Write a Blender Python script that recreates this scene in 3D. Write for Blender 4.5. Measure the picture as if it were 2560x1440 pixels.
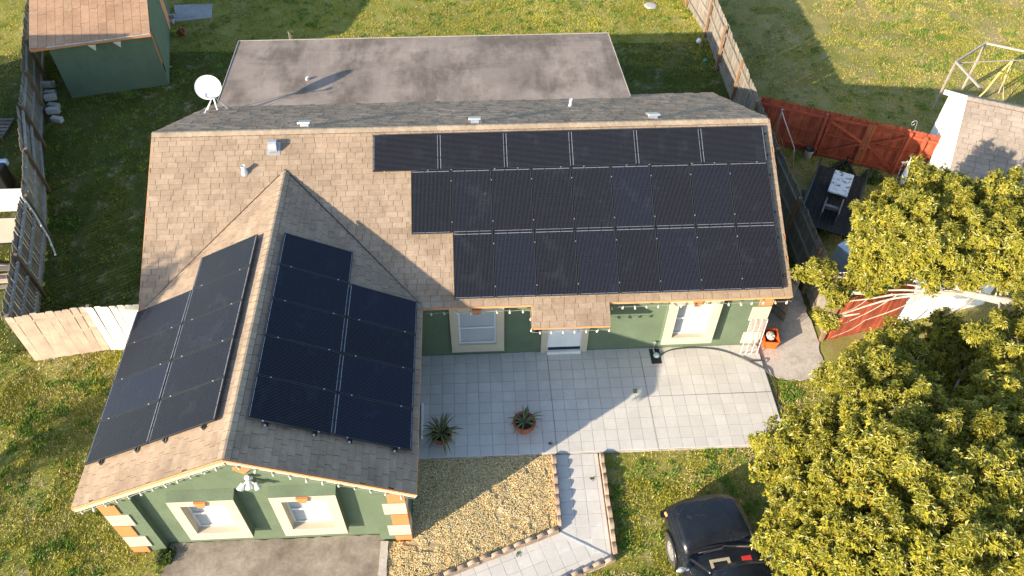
import bpy, math, random
import numpy as np
from mathutils import Matrix, Vector

random.seed(7)
rng = np.random.default_rng(11)
S = bpy.context.scene
for o in list(bpy.data.objects):
    bpy.data.objects.remove(o)

# ------------------------------------------------------------------ camera, sky, sun, exposure
CAM = Vector((8.3749, -17.0624, 17.4064))
cd = bpy.data.cameras.new('camera')
cd.sensor_width = 36.0
cd.lens = 27.752
cd.clip_end = 2000
cam = bpy.data.objects.new('camera', cd)
S.collection.objects.link(cam)
cam.matrix_world = Matrix(((0.998681, 0.031987, -0.040153, CAM[0]),
                           (-0.050574, 0.747286, -0.662576, CAM[1]),
                           (0.008812, 0.663733, 0.747918, CAM[2]),
                           (0, 0, 0, 1)))
S.camera = cam
SUN = Vector((6.01, 3.89, -2.37)).normalized()          # direction the light travels
W = bpy.data.worlds.new('World')
S.world = W
W.use_nodes = True
wn = W.node_tree
sky = wn.nodes.new('ShaderNodeTexSky')
sky.sky_type = 'NISHITA'
sky.sun_disc = False
sky.sun_elevation = math.asin(-SUN.z)
sky.sun_rotation = math.atan2(-SUN.x, -SUN.y)
sky.air_density = 1.0
sky.dust_density = 0.6
bg = wn.nodes['Background']
bg.inputs['Strength'].default_value = 0.15
wn.links.new(sky.outputs['Color'], bg.inputs['Color'])
sl = bpy.data.lights.new('sun', 'SUN')
sl.energy = 5.0
sl.angle = math.radians(0.55)
sl.color = (1.0, 0.86, 0.66)
so = bpy.data.objects.new('sun', sl)
S.collection.objects.link(so)
so.rotation_euler = SUN.to_track_quat('-Z', 'Y').to_euler()
S.view_settings.view_transform = 'Standard'
S.view_settings.look = 'None'
S.view_settings.exposure = 1.35
S.view_settings.gamma = 1.0

# ------------------------------------------------------------------ helpers
WM = {}
COL = S.collection


def link(o, parent=None, M=None):
    M = M if M is not None else Matrix()
    COL.objects.link(o)
    if parent is not None:
        o.parent = parent
        o.matrix_parent_inverse = WM[parent.name].inverted()
    o.matrix_basis = M
    WM[o.name] = M.copy()
    return o


def tag(o, label=None, cat=None, group=None, kind=None):
    if label: o['label'] = label
    if cat: o['category'] = cat
    if group: o['group'] = group
    if kind: o['kind'] = kind
    return o


def thing(name, label, cat, loc=(0, 0, 0), group=None, M=None):
    o = bpy.data.objects.new(name, None)
    o.empty_display_size = 0.2
    link(o, None, M if M is not None else Matrix.Translation(loc))
    return tag(o, label, cat, group)


def obj(name, mesh, parent=None, M=None):
    return link(bpy.data.objects.new(name, mesh), parent, M)


class MB:
    """collects geometry for ONE mesh"""
    def __init__(s): s.v = []; s.f = []; s.m = []; s.sm = []

    def add(s, vs, fs, mi=0, smooth=False):
        b = len(s.v)
        s.v.extend([tuple(p) for p in vs])
        for f in fs:
            s.f.append([b + i for i in f]); s.m.append(mi); s.sm.append(smooth)
        return s

    def box(s, x0, x1, y0, y1, z0, z1, mi=0, M=None):
        vs = [(x0, y0, z0), (x1, y0, z0), (x1, y1, z0), (x0, y1, z0), (x0, y0, z1), (x1, y0, z1), (x1, y1, z1), (x0, y1, z1)]
        if M is not None: vs = [M @ Vector(p) for p in vs]
        return s.add(vs, [(0, 3, 2, 1), (4, 5, 6, 7), (0, 1, 5, 4), (1, 2, 6, 5), (2, 3, 7, 6), (3, 0, 4, 7)], mi)

    def bar(s, p, q, w, h, mi=0, up=(0, 0, 1)):
        p = Vector(p); q = Vector(q); d = q - p; L = d.length
        if L < 1e-6: return s
        d /= L
        up = Vector(up)
        if abs(d.dot(up)) > .98: up = Vector((0, 1, 0))
        x = d.cross(up).normalized(); z = x.cross(d).normalized()
        M = Matrix(((x.x, d.x, z.x, p.x), (x.y, d.y, z.y, p.y), (x.z, d.z, z.z, p.z), (0, 0, 0, 1)))
        return s.box(-w / 2, w / 2, 0, L, -h / 2, h / 2, mi, M)

    def prism(s, poly, z0, z1, mi=0, M=None):
        n = len(poly)
        vs = [(x, y, z0) for x, y in poly] + [(x, y, z1) for x, y in poly]
        if M is not None: vs = [M @ Vector(p) for p in vs]
        fs = [tuple(range(n - 1, -1, -1)), tuple(range(n, 2 * n))]
        fs += [(i, (i + 1) % n, n + (i + 1) % n, n + i) for i in range(n)]
        return s.add(vs, fs, mi)

    def tube(s, pts, r, n=8, mi=0, cap=True):
        pts = [Vector(p) for p in pts]
        rs = r if hasattr(r, '__len__') else [r] * len(pts)
        rings = []
        ref = Vector((0, 0, 1))
        for i, p in enumerate(pts):
            d = (pts[min(i + 1, len(pts) - 1)] - pts[max(i - 1, 0)])
            d = d.normalized() if d.length > 1e-9 else Vector((0, 0, 1))
            a = ref if abs(d.dot(ref)) < .95 else Vector((0, 1, 0))
            x = d.cross(a).normalized(); y = d.cross(x).normalized()
            rings.append([p + (x * math.cos(t) + y * math.sin(t)) * rs[i] for t in [2 * math.pi * k / n for k in range(n)]])
        vs = [q for R in rings for q in R]
        fs = []
        for i in range(len(pts) - 1):
            for k in range(n):
                a = i * n + k; b = i * n + (k + 1) % n
                fs.append((a, b, b + n, a + n))
        s.add(vs, fs, mi, True)
        if cap:
            s.add(rings[0], [tuple(range(n))], mi); s.add(rings[-1], [tuple(range(n - 1, -1, -1))], mi)
        return s

    def lathe(s, prof, n=20, c=(0, 0, 0), mi=0, smooth=True, M=None):
        vs = []
        for r, z in prof:
            for k in range(n):
                t = 2 * math.pi * k / n
                p = Vector((c[0] + r * math.cos(t), c[1] + r * math.sin(t), c[2] + z))
                vs.append(M @ p if M is not None else p)
        fs = []
        for i in range(len(prof) - 1):
            for k in range(n):
                a = i * n + k; b = i * n + (k + 1) % n
                fs.append((a, b, b + n, a + n))
        return s.add(vs, fs, mi, smooth)

    def grid(s, P, mi=0, smooth=True):
        """P: rows of points"""
        r = len(P); c = len(P[0])
        vs = [p for row in P for p in row]
        fs = [(i * c + j, i * c + j + 1, (i + 1) * c + j + 1, (i + 1) * c + j) for i in range(r - 1) for j in range(c - 1)]
        return s.add(vs, fs, mi, smooth)

    def mesh(s, name, mats):
        me = bpy.data.meshes.new(name)
        me.from_pydata(s.v, [], s.f)
        for m in (mats if isinstance(mats, (list, tuple)) else [mats]): me.materials.append(m)
        me.polygons.foreach_set('material_index', s.m)
        me.polygons.foreach_set('use_smooth', s.sm)
        me.update()
        return me

    def build(s, name, mats, parent=None, M=None):
        return obj(name, s.mesh(name, mats), parent, M)


def bevel(o, w=.01, seg=2):
    b = o.modifiers.new('bevel', 'BEVEL'); b.width = w; b.segments = seg; b.limit_method = 'ANGLE'
    return o


def frame(O, U, V, N):
    return Matrix(((U[0], V[0], N[0], O[0]), (U[1], V[1], N[1], O[1]), (U[2], V[2], N[2], O[2]), (0, 0, 0, 1)))


def npmesh(name, verts, faces, mats, colors=None, mi=None, smooth=False):
    """verts (n,3), faces (m,k) with one k; colors per vertex (n,3)"""
    me = bpy.data.meshes.new(name)
    n, (m, k) = len(verts), faces.shape
    me.vertices.add(n); me.vertices.foreach_set('co', verts.astype(np.float32).ravel())
    me.loops.add(m * k); me.loops.foreach_set('vertex_index', faces.astype(np.int32).ravel())
    me.polygons.add(m)
    me.polygons.foreach_set('loop_start', np.arange(0, m * k, k, dtype=np.int32))
    me.polygons.foreach_set('loop_total', np.full(m, k, dtype=np.int32))
    for q in (mats if isinstance(mats, (list, tuple)) else [mats]): me.materials.append(q)
    if mi is not None: me.polygons.foreach_set('material_index', mi.astype(np.int32))
    me.polygons.foreach_set('use_smooth', np.full(m, bool(smooth)))
    me.update(calc_edges=True)
    if colors is not None:
        a = me.color_attributes.new('tint', 'FLOAT_COLOR', 'POINT')
        c = np.ones((n, 4), dtype=np.float32); c[:, :3] = colors
        a.data.foreach_set('color', c.ravel())
    me.validate()
    return me


# ------------------------------------------------------------------ materials
class N:
    def __init__(s, name):
        s.m = bpy.data.materials.new(name); s.m.use_nodes = True
        s.t = s.m.node_tree; s.b = s.t.nodes['Principled BSDF']
        s._p = None

    def node(s, ty, **k):
        n = s.t.nodes.new(ty)
        for a, v in k.items(): setattr(n, a, v)
        return n

    def l(s, a, b): s.t.links.new(a, b)

    def pos(s):
        if s._p is None: s._p = s.node('ShaderNodeNewGeometry')
        return s._p.outputs['Position']

    def objc(s):
        return s.node('ShaderNodeTexCoord').outputs['Object']

    def scale(s, vec, sc):
        n = s.node('ShaderNodeVectorMath', operation='MULTIPLY'); s.l(vec, n.inputs[0]); n.inputs[1].default_value = sc
        return n.outputs[0]

    def noise(s, scale, detail=5, rough=.6, vec=None, dist=0):
        n = s.node('ShaderNodeTexNoise'); n.inputs['Scale'].default_value = scale; n.inputs['Detail'].default_value = detail
        n.inputs['Roughness'].default_value = rough; n.inputs['Distortion'].default_value = dist
        s.l(vec if vec is not None else s.pos(), n.inputs['Vector'])
        return n.outputs['Fac']

    def ramp(s, fac, stops):
        n = s.node('ShaderNodeValToRGB')
        e = n.color_ramp.elements
        while len(e) < len(stops): e.new(.5)
        for i, (p, c) in enumerate(stops):
            e[i].position = p
            e[i].color = (c, c, c, 1) if not hasattr(c, '__len__') else (*c[:3], 1)
        s.l(fac, n.inputs['Fac'])
        return n.outputs['Color']

    def mix(s, fac, a, b, mode='MIX'):
        n = s.node('ShaderNodeMix', data_type='RGBA', blend_type=mode, clamp_factor=True)
        for i, v in ((0, fac), (6, a), (7, b)):
            if hasattr(v, 'is_output'): s.l(v, n.inputs[i])
            elif i == 0: n.inputs[0].default_value = v
            else: n.inputs[i].default_value = (*v[:3], 1)
        return n.outputs[2]

    def math(s, op, a, b=0.0):
        n = s.node('ShaderNodeMath', operation=op)
        for i, v in ((0, a), (1, b)):
            if hasattr(v, 'is_output'): s.l(v, n.inputs[i])
            else: n.inputs[i].default_value = v
        return n.outputs[0]

    def rnd(s):
        oi = s.node('ShaderNodeObjectInfo').outputs['Random']
        s.pos()
        return s.math('FRACT', s.math('ADD', oi, s._p.outputs['Random Per Island']))

    def bump(s, h, strength=.3, dist=.01):
        n = s.node('ShaderNodeBump'); n.inputs['Strength'].default_value = strength; n.inputs['Distance'].default_value = dist
        s.l(h, n.inputs['Height']); s.l(n.outputs['Normal'], s.b.inputs['Normal'])

    def col(s, c):
        if hasattr(c, 'is_output'): s.l(c, s.b.inputs['Base Color'])
        else: s.b.inputs['Base Color'].default_value = (*c[:3], 1)

    def set(s, rough=.7, metal=0, spec=.5):
        s.b.inputs['Roughness'].default_value = rough; s.b.inputs['Metallic'].default_value = metal
        s.b.inputs['Specular IOR Level'].default_value = spec
        return s


def pmat(name, c, var=.18, vs=2.5, fine=.12, fs=40, rough=.75, metal=0, spec=.4, bump=0, bs=60, bd=.01, isl=0, dirt=None, local=False):
    """plain procedural material: base colour with broad and fine noise, optional per-piece tone, dirt patches and relief"""
    n = N(name)
    vec = n.objc() if local else None
    col = n.mix(1, c, n.ramp(n.noise(vs, 4, .6, vec), [(.25, 1 - var), (.75, 1 + var)]), 'MULTIPLY')
    col = n.mix(1, col, n.ramp(n.noise(fs, 3, .6, vec), [(.3, 1 - fine), (.7, 1 + fine)]), 'MULTIPLY')
    if isl: col = n.mix(1, col, n.ramp(n.rnd(), [(0, 1 - isl), (1, 1 + isl)]), 'MULTIPLY')
    if dirt:
        dc, dsc, lo, hi = dirt
        col = n.mix(n.ramp(n.noise(dsc, 6, .68, vec), [(lo, 0.0), (hi, 1.0)]), col, dc)
    n.col(col); n.set(rough, metal, spec)
    if bump: n.bump(n.noise(bs, 4, .6, vec), bump, bd)
    return n.m


# shingles: each tab its own tone, granules, streaks of grime
def shingle_mat(name, lo, mid, hi, grime, gl=.55, gh=.8):
    n = N(name)
    c = n.ramp(n.rnd(), [(0, lo), (.35, mid), (.7, mid), (1, hi)])
    c = n.mix(1, c, n.ramp(n.noise(1.1, 5, .65), [(.3, .78), (.7, 1.18)]), 'MULTIPLY')
    c = n.mix(1, c, n.ramp(n.noise(9, 4, .7), [(.3, .86), (.7, 1.12)]), 'MULTIPLY')
    c = n.mix(1, c, n.ramp(n.noise(160, 2, .7), [(.3, .84), (.7, 1.14)]), 'MULTIPLY')
    st = n.noise(1.6, 6, .7, n.scale(n.pos(), (1.0, .55, .55)))
    c = n.mix(n.ramp(st, [(gl, 0.0), (gh, .75)]), c, grime)
    n.col(c); n.set(.92, 0, .25)
    n.bump(n.noise(220, 3, .7), .35, .004)
    return n.m


M_SH = shingle_mat('shingle_tan', (.262, .192, .135), (.292, .217, .154), (.322, .245, .178), (.165, .12, .085), .52, .85)
M_SHN = shingle_mat('shingle_pale', (.27, .222, .18), (.29, .24, .195), (.315, .262, .212), (.235, .19, .15))
M_EDGE = pmat('shingle_butt', (.085, .055, .038), rough=.95)
M_RIDGE = shingle_mat('ridge_shingle', (.29, .22, .155), (.33, .255, .18), (.36, .285, .205), (.22, .165, .12))
M_DECK = pmat('roof_felt', (.07, .05, .04), rough=.95)


def flatroof_mat():
    n = N('rolled_roofing')
    c = n.mix(n.ramp(n.noise(.5, 5, .6, n.scale(n.pos(), (1, 1.2, 1))), [(.35, 0.0), (.65, 1.0)]), (.295, .242, .205), (.195, .158, .135))
    st = n.noise(.8, 6, .66, n.scale(n.pos(), (1.0, .55, 1)))
    c = n.mix(n.ramp(st, [(.46, 0.0), (.62, .85)]), c, (.115, .092, .075))
    st2 = n.noise(.9, 6, .7, n.scale(n.pos(), (.35, 1.5, 1)))
    c = n.mix(n.ramp(st2, [(.57, 0.0), (.70, .6)]), c, (.10, .082, .068))
    pale = n.noise(3.0, 4, .6, n.scale(n.pos(), (1.5, .3, 1)))
    c = n.mix(n.ramp(pale, [(.52, 0.0), (.75, .3)]), c, (.37, .31, .265))
    c = n.mix(1, c, n.ramp(n.noise(120, 3, .7), [(.3, .85), (.7, 1.15)]), 'MULTIPLY')
    n.col(c); n.set(.9, 0, .25); n.bump(n.noise(150, 3, .7), .25, .004)
    return n.m


M_FLAT = flatroof_mat()
M_GREEN = pmat('green_stucco', (.120, .160, .104), var=.12, vs=1.4, fine=.16, fs=45, rough=.9, spec=.2, bump=.8, bs=70, bd=.012, dirt=((.095, .118, .08), 1.7, .52, .85))
M_CREAM = pmat('cream_render', (.50, .43, .325), var=.05, fine=.05, rough=.85, spec=.2, bump=.2, bs=120, bd=.004)
M_ORANGE = pmat('orange_paint', (.52, .20, .075), var=.1, fine=.06, rough=.8, spec=.25, bump=.15, bs=120, bd=.004)
M_ORANGE_TRIM = pmat('faded_orange_trim', (.56, .25, .11), var=.15, fine=.1, rough=.8)
M_WHITE = pmat('white_vinyl', (.62, .62, .63), var=.03, fine=.02, rough=.4, spec=.5)
M_WHITEP = pmat('white_paint', (.74, .74, .73), var=.06, fine=.05, rough=.6)
M_BLIND = pmat('blind_slat_white', (.60, .60, .60), var=.04, fine=.03, rough=.6)
M_DARKIN = pmat('dark_interior', (.03, .03, .032), rough=.9)
M_BLACK = pmat('black_plastic', (.015, .015, .016), var=.2, rough=.45)
M_BLACKM = pmat('black_anodised', (.02, .02, .022), var=.1, rough=.38, spec=.5)
M_STEEL = pmat('galvanised_steel', (.52, .53, .54), var=.1, rough=.4, metal=.7)
M_ALU = pmat('mill_aluminium', (.72, .74, .78), var=.06, rough=.35, metal=.4)
M_TERRA = pmat('terracotta', (.27, .088, .052), var=.2, vs=8, rough=.85, dirt=((.20, .10, .07), 9, .55, .75))
M_SOIL = pmat('soil', (.035, .025, .018), fs=60, fine=.3, rough=.95, bump=.5, bs=50)
M_RUBBER = pmat('tyre_rubber', (.05, .042, .036), var=.2, rough=.85)


def glass_mat(name, c=(.8, .85, .86), rough=.04, alpha=.28, tint=(.35, .4, .42)):
    n = N(name)
    n.col(tint); n.set(rough, 0, .6)
    n.b.inputs['Alpha'].default_value = alpha
    return n.m


M_GLASS = glass_mat('window_glass', alpha=.16, tint=(.25, .3, .33))
M_CARGLASS = glass_mat('tinted_car_glass', alpha=.10, tint=(.03, .05, .04))


def wood_mat(name, c, var=.2, grain=.25, isl=.2, rough=.85, dirt=None):
    n = N(name)
    col = n.mix(1, c, n.ramp(n.noise(3, 4, .6), [(.25, 1 - var), (.75, 1 + var)]), 'MULTIPLY')
    g = n.noise(16, 5, .7, n.scale(n.pos(), (3, 3, .22)))
    col = n.mix(1, col, n.ramp(g, [(.3, 1 - grain), (.7, 1 + grain)]), 'MULTIPLY')
    if isl: col = n.mix(1, col, n.ramp(n.rnd(), [(0, 1 - isl), (1, 1 + isl)]), 'MULTIPLY')
    if dirt: col = n.mix(n.ramp(n.noise(dirt[1], 6, .7), [(dirt[2], 0.0), (dirt[3], 1.0)]), col, dirt[0])
    n.col(col); n.set(rough, 0, .25); n.bump(g, .35, .005)
    return n.m


M_WOODG = wood_mat('weathered_grey_wood', (.20, .175, .145), isl=.22)
M_RAILW = wood_mat('silvered_rail_wood', (.30, .285, .27), isl=.12)
M_WOODP = wood_mat('pale_cedar', (.47, .36, .28), isl=.1, grain=.12, dirt=((.44, .30, .20), 5, .6, .85))
M_WOODPP = wood_mat('new_pale_cedar', (.74, .68, .58), isl=.06, grain=.08)
M_WOODD = wood_mat('dark_stained_wood', (.075, .058, .045), isl=.25)
M_WOODB = wood_mat('brown_post_wood', (.21, .13, .075), isl=.15)
M_RED = wood_mat('red_stained_wood', (.31, .068, .034), isl=.28, grain=.3, dirt=((.46, .14, .045), 3, .55, .85))

# ------------------------------------------------------------------ ground
def ground_mat():
    n = N('lawn_soil')
    p = n.pos()
    sx = n.node('ShaderNodeSeparateXYZ'); n.l(p, sx.inputs[0])
    g = n.ramp(n.noise(.8, 5, .65), [(.3, (.16, .16, .026)), (.5, (.23, .22, .045)), (.72, (.32, .28, .10))])
    dry = n.ramp(n.noise(.55, 5, .65), [(.32, (.16, .165, .035)), (.55, (.26, .22, .075)), (.72, (.34, .26, .13))])
    m = n.math('GREATER_THAN', sx.outputs[0], 18.05)
    # enclosed side yard: its shade put into a darker, greener soil colour
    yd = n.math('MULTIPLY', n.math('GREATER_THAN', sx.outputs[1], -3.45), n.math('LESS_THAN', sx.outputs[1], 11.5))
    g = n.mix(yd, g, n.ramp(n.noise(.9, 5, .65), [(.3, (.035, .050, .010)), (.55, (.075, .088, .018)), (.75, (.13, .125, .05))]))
    c = n.mix(m, g, dry)
    bare = n.ramp(n.noise(1.7, 6, .7), [(.55, 0.0), (.70, .85)])
    c = n.mix(bare, c, (.29, .24, .16))
    c = n.mix(1, c, n.ramp(n.noise(26, 4, .75), [(.3, .55), (.7, 1.4)]), 'MULTIPLY')
    n.col(c); n.set(.95, 0, .15); n.bump(n.noise(30, 5, .75), .8, .03)
    return n.m


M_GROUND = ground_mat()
g = MB()
G = 600
g.add([(-G, -G, 0), (G, -G, 0), (G, G, 0), (-G, G, 0)], [(0, 1, 2, 3)])
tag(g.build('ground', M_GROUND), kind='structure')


def sheet(name, poly, z, th, m, rag=0.0):
    """paving slab: a prism with its top at z; rag gives an irregular outline"""
    pts = []
    for i, (x, y) in enumerate(poly):
        x2, y2 = poly[(i + 1) % len(poly)]
        L = math.hypot(x2 - x, y2 - y)
        k = max(1, int(L / .15)) if rag else 1
        for j in range(k):
            t = j / k
            r = (random.uniform(-rag, rag) if rag and j else 0)
            nx, ny = (y2 - y) / L, -(x2 - x) / L
            pts.append((x + (x2 - x) * t + nx * r, y + (y2 - y) * t + ny * r))
    mb = MB(); mb.prism(pts, z - th, z)
    return tag(mb.build(name, m), kind='structure')


def concrete(name, c, stain, lo=.42, hi=.7, sc=1.0):
    n = N(name)
    col = n.mix(n.ramp(n.noise(sc, 7, .7), [(lo, 0.0), (hi, 1.0)]), c, stain)
    col = n.mix(1, col, n.ramp(n.noise(14, 5, .75), [(.3, .8), (.7, 1.2)]), 'MULTIPLY')
    col = n.mix(n.ramp(n.noise(55, 2, .5), [(.70, 0.0), (.76, .55)]), col, (.6, .54, .46))
    n.col(col); n.set(.92, 0, .2); n.bump(n.noise(60, 5, .7), .4, .008)
    return n.m


M_DRIVE = concrete('stained_concrete', (.34, .29, .24), (.16, .128, .10), .38, .62, .6)
M_PAD = concrete('dusty_concrete', (.46, .41, .36), (.27, .225, .185), .46, .72, 1.6)
M_GREYPAD = concrete('grey_concrete', (.30, .30, .30), (.22, .22, .21), .45, .7, 1.5)
sheet('driveway', [(1.16, -9.11), (6.02, -9.11), (6.0, -13.5), (.9, -13.5)], .03, .12, M_DRIVE, .02)
sheet('side_yard_pad', [(15.98, -2.0), (17.75, -2.0), (17.75, -3.9), (17.62, -5.22), (16.55, -5.28), (15.98, -5.0)], .025, .1, M_PAD, .04)
sheet('shed_pad', [(-4.35, 15.15), (-2.72, 15.2), (-2.55, 14.05), (-3.95, 13.78)], .03, .1, M_GREYPAD, .01)
sheet('kerb_strip', [(5.92, -9.3), (6.1, -9.3), (6.08, -13.5), (5.9, -13.5)], .085, .1, M_PAD, .012)


# ---- tiled patio and path
def tile_mat():
    n = N('cream_floor_tile')
    c = n.ramp(n.rnd(), [(0, (.505, .478, .432)), (1, (.575, .545, .495))])
    c = n.mix(n.ramp(n.noise(1.1, 6, .7), [(.45, 0.0), (.72, .6)]), c, (.40, .365, .325))
    c = n.mix(n.ramp(n.noise(2.7, 6, .75), [(.60, 0.0), (.74, .35)]), c, (.30, .265, .225))
    c = n.mix(n.ramp(n.noise(7, 4, .6), [(.35, 0.0), (.7, .5)]), c, (.46, .44, .42))
    c = n.mix(1, c, n.ramp(n.noise(60, 3, .6), [(.3, .93), (.7, 1.06)]), 'MULTIPLY')
    n.col(c); n.set(.55, 0, .35); n.bump(n.noise(40, 3, .6), .06, .004)
    return n.m


M_TILE = tile_mat()
M_GROUT = pmat('tile_grout', (.38, .345, .31), var=.2, rough=.95, dirt=((.12, .10, .08), 1.2, .5, .75))
TS, TG = .3165, .0045
mb = MB(); mb.box(0, 1, 0, 1, 0, .012)
# a tiny chamfer so that the tile edges catch light
tile_mesh = MB().add([(0, 0, 0), (1, 0, 0), (1, 1, 0), (0, 1, 0), (.012, .012, .012), (.988, .012, .012), (.988, .988, .012), (.012, .988, .012)],
                     [(4, 5, 6, 7), (0, 1, 5, 4), (1, 2, 6, 5), (2, 3, 7, 6), (3, 0, 4, 7)]).mesh('tile', M_TILE)


def tiles(parent, x0, x1, y0, y1, z, M=None, clip=None):
    M = M or Matrix()
    nx = int((x1 - x0) / TS); ny = int((y1 - y0) / TS)
    ys = [y1 - TS * j for j in range(ny + 2) if y1 - TS * j > y0 + .03]
    xs = [x0 + TS * i for i in range(nx + 2) if x0 + TS * i < x1 - .03]
    for y in ys:
        yb = max(y - TS, y0)
        for x in xs:
            xe = min(x + TS, x1)
            cx, cy = (x + xe) / 2, (y + yb) / 2
            if clip and not clip(M @ Vector((cx, cy, z))): continue
            T = M @ Matrix.Translation((x + TG / 2, yb + TG / 2, z)) @ Matrix.Rotation(random.gauss(0, .0015), 4, 'X') @ Matrix.Diagonal((xe - x - TG, y - yb - TG, 1, 1))
            obj('tile', tile_mesh, parent, T)


patio = MB(); patio.box(6.64, 15.98, -7.235, -4.06, -.05, .07)
patio = tag(patio.build('patio', M_GROUT), kind='structure')
tiles(patio, 6.66, 15.96, -7.215, -4.075, .0695)

M_JOINT = pmat('dirty_movement_joint', (.10, .085, .065), var=.3, vs=5, rough=.95)
for p, q in (((10.16, -7.22), (10.14, -4.3)), ((12.69, -7.22), (12.68, -4.2)), ((12.68, -5.66), (15.95, -5.65))):
    m = MB(); m.bar((p[0], p[1], .0795), (q[0], q[1], .0795), .0065, .008); m.build('movement_joint', M_JOINT, patio)
# diagonal path frame: left edge runs (10.02,-9.23) -> (7.4,-10.17)
path = MB(); path.prism([(10.08, -7.24), (11.16, -7.24), (11.17, -9.88), (9.2, -10.62), (6.4, -11.7), (6.2, -10.62), (10.05, -9.24)], -.05, .03)
M_GROUTP = pmat('pale_path_grout', (.44, .405, .37), var=.12, rough=.95)
path = tag(path.build('path', M_GROUTP), kind='structure')
tiles(path, 10.10, 11.15, -9.9, -7.25, .0295, None, lambda p: p.y > -9.24 - (p.x - 10.05) * .60 + .02)
ang = math.atan2(.94, 2.62)
Md = Matrix.Translation((10.05, -9.24, 0)) @ Matrix.Rotation(math.pi + ang, 4, 'Z')
tiles(path, -1.0, 3.9, .02, 1.12, .0295, Md, lambda p: p.y < -9.24 - (p.x - 10.05) * .60 - .06 and p.x < 11.1)
fl_ = MB(); fl_.prism([(10.06, -9.0), (11.14, -9.0), (11.14, -9.86), (10.9, -9.97), (9.3, -9.9), (9.5, -9.47), (10.06, -9.26)], .03, .0375); fl_.build('corner_tile', M_TILE, path)
jb = MB(); jb.bar((10.04, -9.25, .046), (11.16, -9.90, .046), .035, .012)
jb.build('joint_strip', M_STEEL, path)

# ---- gravel bed
def gravel_mat():
    n = N('river_gravel')
    c = n.ramp(n.rnd(), [(0, (.30, .16, .045)), (.2, (.50, .32, .10)), (.5, (.60, .46, .20)), (.8, (.66, .56, .33)), (1, (.70, .63, .47))])
    n.col(c); n.set(.6, 0, .4)
    return n.m


M_GRAVEL = gravel_mat()
M_GBED = pmat('gravel_bed', (.40, .30, .16), var=.25, fine=.35, fs=50, rough=.95, bump=.9, bs=40, bd=.03)
gpoly = [(6.62, -7.24), (10.0, -7.24), (9.98, -9.2), (6.1, -10.6), (6.1, -9.3), (6.62, -9.3)]
gb = sheet('gravel_bed', gpoly, .03, .08, M_GBED)


def inpoly(x, y, poly):
    c = np.zeros(len(x), bool); j = len(poly) - 1
    for i in range(len(poly)):
        xi, yi = poly[i]; xj, yj = poly[j]
        c ^= ((yi > y) != (yj > y)) & (x < (xj - xi) * (y - yi) / (yj - yi + 1e-12) + xi)
        j = i
    return c


def vnoise(x, y, s, seed=0):
    """smooth value noise in [0,1] (numpy)"""
    r = np.random.default_rng(seed).random((64, 64))
    u, v = x * s, y * s
    iu, iv = np.floor(u).astype(int), np.floor(v).astype(int)
    fu, fv = u - iu, v - iv
    fu = fu * fu * (3 - 2 * fu); fv = fv * fv * (3 - 2 * fv)
    a = r[iu % 64, iv % 64]; b = r[(iu + 1) % 64, iv % 64]; c = r[iu % 64, (iv + 1) % 64]; d = r[(iu + 1) % 64, (iv + 1) % 64]
    return (a * (1 - fu) + b * fu) * (1 - fv) + (c * (1 - fu) + d * fu) * fv


def pebbles():
    n = 42000
    x = rng.uniform(6.1, 10.0, n); y = rng.uniform(-10.6, -7.22, n)
    k = inpoly(x, y, gpoly); x, y = x[k], y[k]; n = len(x)
    h = .035 + .035 * vnoise(x, y, 4.5, 3) - .05 * np.clip(vnoise(x, y, 6.5, 9) - .72, 0, 1) * 3
    base = np.array([(1, 0, 0), (0, 1, 0), (-1, 0, 0), (0, -1, 0), (0, 0, 1), (0, 0, -1)], float)
    fc = np.array([(0, 1, 4), (1, 2, 4), (2, 3, 4), (3, 0, 4), (1, 0, 5), (2, 1, 5), (3, 2, 5), (0, 3, 5)])
    base = np.concatenate([base, np.array([(1, 1, .6), (-1, 1, .6), (-1, -1, .6), (1, -1, .6)]) * .62])
    fc = np.array([(0, 6, 4), (6, 1, 4), (1, 7, 4), (7, 2, 4), (2, 8, 4), (8, 3, 4), (3, 9, 4), (9, 0, 4), (1, 0, 5), (2, 1, 5), (3, 2, 5), (0, 3, 5)])
    s = rng.uniform(.007, .0145, n)
    a = rng.uniform(0, 6.28, n)
    sx = s * rng.uniform(.8, 1.5, n); sz = s * rng.uniform(.45, .8, n)
    V = base[None] * np.stack([sx, s, sz], 1)[:, None]
    V += rng.normal(0, .0015, V.shape)
    c, t = np.cos(a)[:, None], np.sin(a)[:, None]
    X = V[..., 0] * c - V[..., 1] * t + x[:, None]; Y = V[..., 0] * t + V[..., 1] * c + y[:, None]
    Z = V[..., 2] + h[:, None] + V[..., 0] * rng.normal(0, .3, n)[:, None]
    P = np.stack([X, Y, Z], -1).reshape(-1, 3)
    F = (fc[None] + (np.arange(n) * 10)[:, None, None]).reshape(-1, 3)
    return npmesh('gravel', P, F, M_GRAVEL, smooth=True)


tag(obj('gravel', pebbles()), 'golden river gravel filling the bed between house and path', 'gravel', kind='stuff')

# ---- scalloped edging blocks
M_BLOCK = pmat('tumbled_edging_block', (.35, .255, .185), var=.25, vs=6, fine=.25, fs=50, rough=.92, bump=.7, bs=45, bd=.012, isl=.18, dirt=((.24, .17, .12), 7, .55, .75))


def edging_block():
    mb = MB(); L, T, H = .275, .085, .215
    top = [(L * k / 8, H - .045 * (1 - math.sin(math.pi * k / 8))) for k in range(9)]
    prof = [(0, 0), (L, 0)] + top[::-1]
    n = len(prof)
    vs = [(x, -T / 2, z) for x, z in prof] + [(x, T / 2, z) for x, z in prof]
    mb.add(vs, [tuple(range(n)), tuple(range(2 * n - 1, n - 1, -1))] + [((i + 1) % n, i, n + i, n + (i + 1) % n) for i in range(n)])
    return mb.mesh('edging_block', M_BLOCK)


EB = edging_block()


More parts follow.
